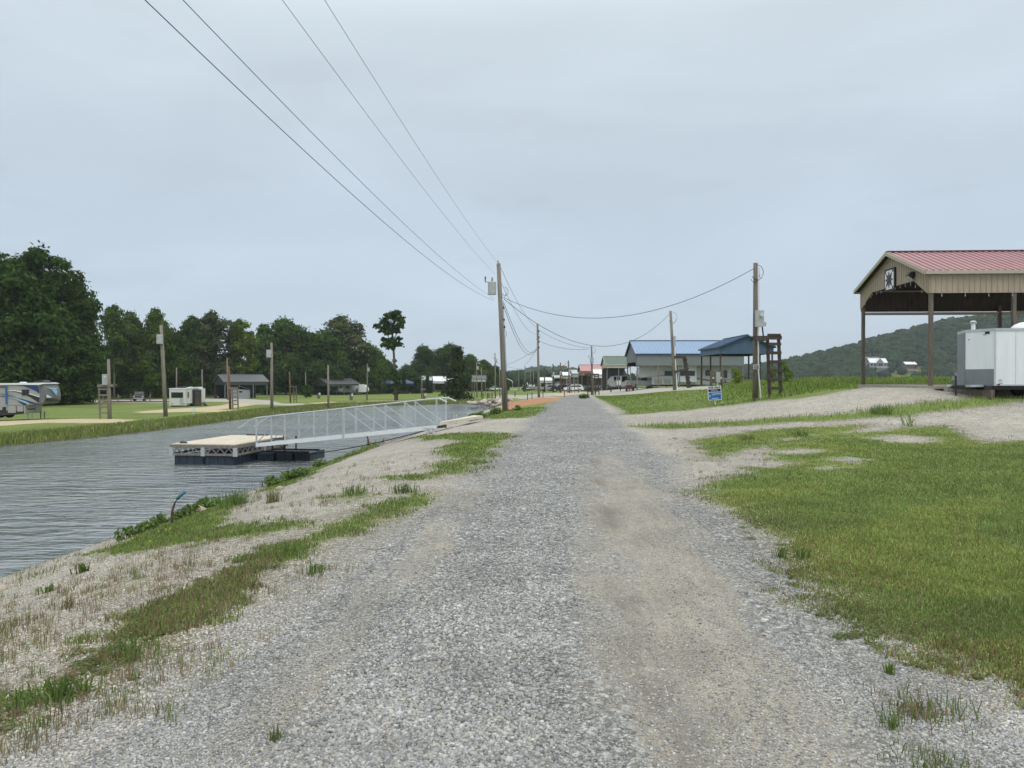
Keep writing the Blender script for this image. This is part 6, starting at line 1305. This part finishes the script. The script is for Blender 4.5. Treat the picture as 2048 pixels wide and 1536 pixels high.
for i in range(50):
    px, py = rng.uniform(1480, 1960), 0; py = np.interp(px, [1480, 1560, 1650, 1750, 1960], [1040, 1100, 1240, 1285, 1350]) + rng.normal() * 22; v = G(px, py); r = rng.uniform(.03, .09)
    V_, F_, C_ = weed_mass(0, 0, 0, r, int(1500 * r), .011, [(.12, .19, .045), (.16, .22, .06), (.22, .18, .09), (.10, .16, .04)]); V_[:, 2] = np.abs(V_[:, 2]) * .4; V_ = V_ + np.array([v.x, v.y, v.z]); Vs.append(V_); Fs.append(F_ + b0); Cs.append(C_); b0 += len(V_)
tag(np_mesh('creeping_weeds', np.concatenate(Vs), np.concatenate(Fs), bladem, np.concatenate(Cs)), 'low creeping leafy weeds matted over the gravel edges', 'weeds', None, 'stuff')
# single tufts that stand out
def tuft(px, py, h_, n_, cs, label, name='grass_tuft', cat='grass tuft', spread=.05, wd=.012, lean=1.1):
    v = G(px, py); a = rng.random(n_) * 6.283; X_ = rng.normal(size=n_) * spread; Y_ = rng.normal(size=n_) * spread; o_ = blades(name, X_, Y_, h_ * rng.uniform(.5, 1.1, n_), wd, pal(n_, cs), label, lean, cat, Zo=np.zeros(n_)); del o_['kind']; o_.location = v; return o_
gg = [(.12, .19, .045), (.16, .23, .055), (.09, .15, .035)]; dg = [(.26, .20, .11), (.20, .19, .08), (.16, .21, .06), (.26, .15, .10)]
tuft(712, 988, .2, 90, gg, 'dark spiky grass tuft on the gravel, left of two near the grass patch', spread=.09); tuft(808, 985, .2, 90, gg, 'dark spiky grass tuft just above the large left grass patch', spread=.09)
tuft(475, 1010, .34, 150, gg, 'large green grass tuft on the shoreline right of the bent pipe', spread=.12); tuft(545, 1005, .26, 70, dg + gg, 'spiky tuft on the gravel right of the large shoreline tuft', spread=.06)
tuft(1818, 852, .62, 18, [(.18, .26, .08), (.22, .28, .10)], 'tall corn-like plant at the edge of the right gravel drive', 'tall_weed', 'weed', .10, .03, 1.2)
tuft(1765, 828, .4, 160, gg, 'dense weed tuft on the grass strip between the drives', 'tall_weed', 'weed', .22, .018); tuft(1495, 880, .22, 90, dg + gg, 'small dark weed tuft alone on the right gravel', spread=.1); tuft(1600, 872, .2, 110, gg, 'green weed tuft at the upper edge of the right lawn', spread=.14)
tuft(1778, 1348, .10, 46, [(.12, .2, .03)], 'small bright green sprig on the gravel at lower right', spread=.012, wd=.006, lean=.9); tuft(1608, 1118, .14, 60, gg, 'bright upright tuft at the lawn edge by the road', spread=.04, wd=.008); tuft(1562, 1115, .12, 50, gg, 'leafy sprig on the gravel left of the upright lawn-edge tuft', spread=.025, wd=.008)
tuft(1850, 1425, .10, 220, dg + gg, 'straggly reddish-green weed clump on the gravel at lower right', 'weed_clump', 'weed', .12, .006); tuft(1820, 1430, .08, 70, dg, 'reddish weed stems left of the straggly clump', 'weed_clump', 'weed', .05, .006); tuft(1785, 1455, .10, 50, gg, 'small green weed below the reddish stems at lower right', 'weed_clump', 'weed', .03, .006)
tuft(1860, 1530, .06, 200, [(.16, .2, .05), (.12, .17, .04)], 'low yellow-green moss-like clump at the bottom right corner', 'weed_clump', 'weed', .09, .005)
tuft(630, 1148, .12, 50, gg, 'green clump in the middle of the left weeds', spread=.05, wd=.008); tuft(590, 1110, .16, 90, gg, 'dark leafy tuft at the upper left grass patch', spread=.09, wd=.008); tuft(260, 1310, .14, 120, gg, 'dark green clump among the dry weeds at lower left', spread=.08, wd=.007)
tuft(165, 1145, .13, 34, gg, 'leafy green plant near the water at the left', 'tall_weed', 'weed', .03, .02); tuft(95, 1185, .11, 30, gg, 'small green plant above the lower-left gravel slope', 'tall_weed', 'weed', .03, .014); tuft(140, 1215, .11, 34, gg + dg, 'green weed second from the water at the left', 'tall_weed', 'weed', .03, .012)
tuft(100, 1400, .12, 140, gg, 'leafy low clump at the lower left edge', spread=.1, wd=.012); tuft(550, 1480, .09, 40, dg + gg, 'thin reddish sprig on the gravel at bottom left', spread=.02, wd=.005)
tuft(310, 1000, .0 + .3, 30, [(.06, .09, .03)], 'thin bare-stemmed weed rising from the water edge left of the bent pipe', 'tall_weed', 'weed', .04, .01, .6)
x = rng.uniform(-9.2, -7.4, 150); y = rng.uniform(19, 31, 150); k = seg_d(x, y, CANAL) > .1; x, y = x[k][:70], y[k][:70]
blades('water_stalks', x, y, rng.uniform(.06, .22, len(x)), .03, pal(len(x), [(.04, .05, .03), (.06, .08, .03)]), 'thin dark stalks poking out of the water off the near bank', .5, 'weeds', Zo=np.full(len(x), -2.0))
# flowers
x = np.concatenate([[G(px, py).x for px, py in ((258, 1095), (266, 1092), (318, 1078), (332, 1073), (340, 1072), (300, 1098))]]); y = np.array([G(px, py).y for px, py in ((258, 1095), (266, 1092), (318, 1078), (332, 1073), (340, 1072), (300, 1098))])
V_, F_, C_ = leaf_quads(np.stack([x, y, Hf(x, y) + .1], 1), np.tile([0, -.5, .8], (6, 1)), np.full(6, .016), np.tile([.6, .55, .08], (6, 1))); tag(np_mesh('yellow_flowers', V_, F_, bladem, C_), 'tiny yellow flowers in the shoreline grass', 'flowers', None, 'stuff')

# ------------------------------------------------------------------ haze: one closed box of even air round everything
mb = MB(); mb.box(-2600, 2600, -70, 3300, -7, 130); hz = mb.build('haze', [], None); tag(hz, 'thin summer haze in the air', 'haze', None, 'stuff')
hm = bpy.data.materials.new('haze_mat'); hm.use_nodes = True; t = hm.node_tree; t.nodes.clear(); o = N(t, 'ShaderNodeOutputMaterial'); v = N(t, 'ShaderNodeVolumePrincipled')
v.inputs['Color'].default_value = (.86, .93, 1.0, 1); v.inputs['Density'].default_value = .00017; v.inputs['Anisotropy'].default_value = .1; L(t, v.outputs[0], o.inputs['Volume']); hz.data.materials.append(hm)
for name in list(PRO):
    if name not in used:
        r_ = PRO[name][0]
        for c_ in children(r_): bpy.data.objects.remove(c_)
        bpy.data.objects.remove(r_)
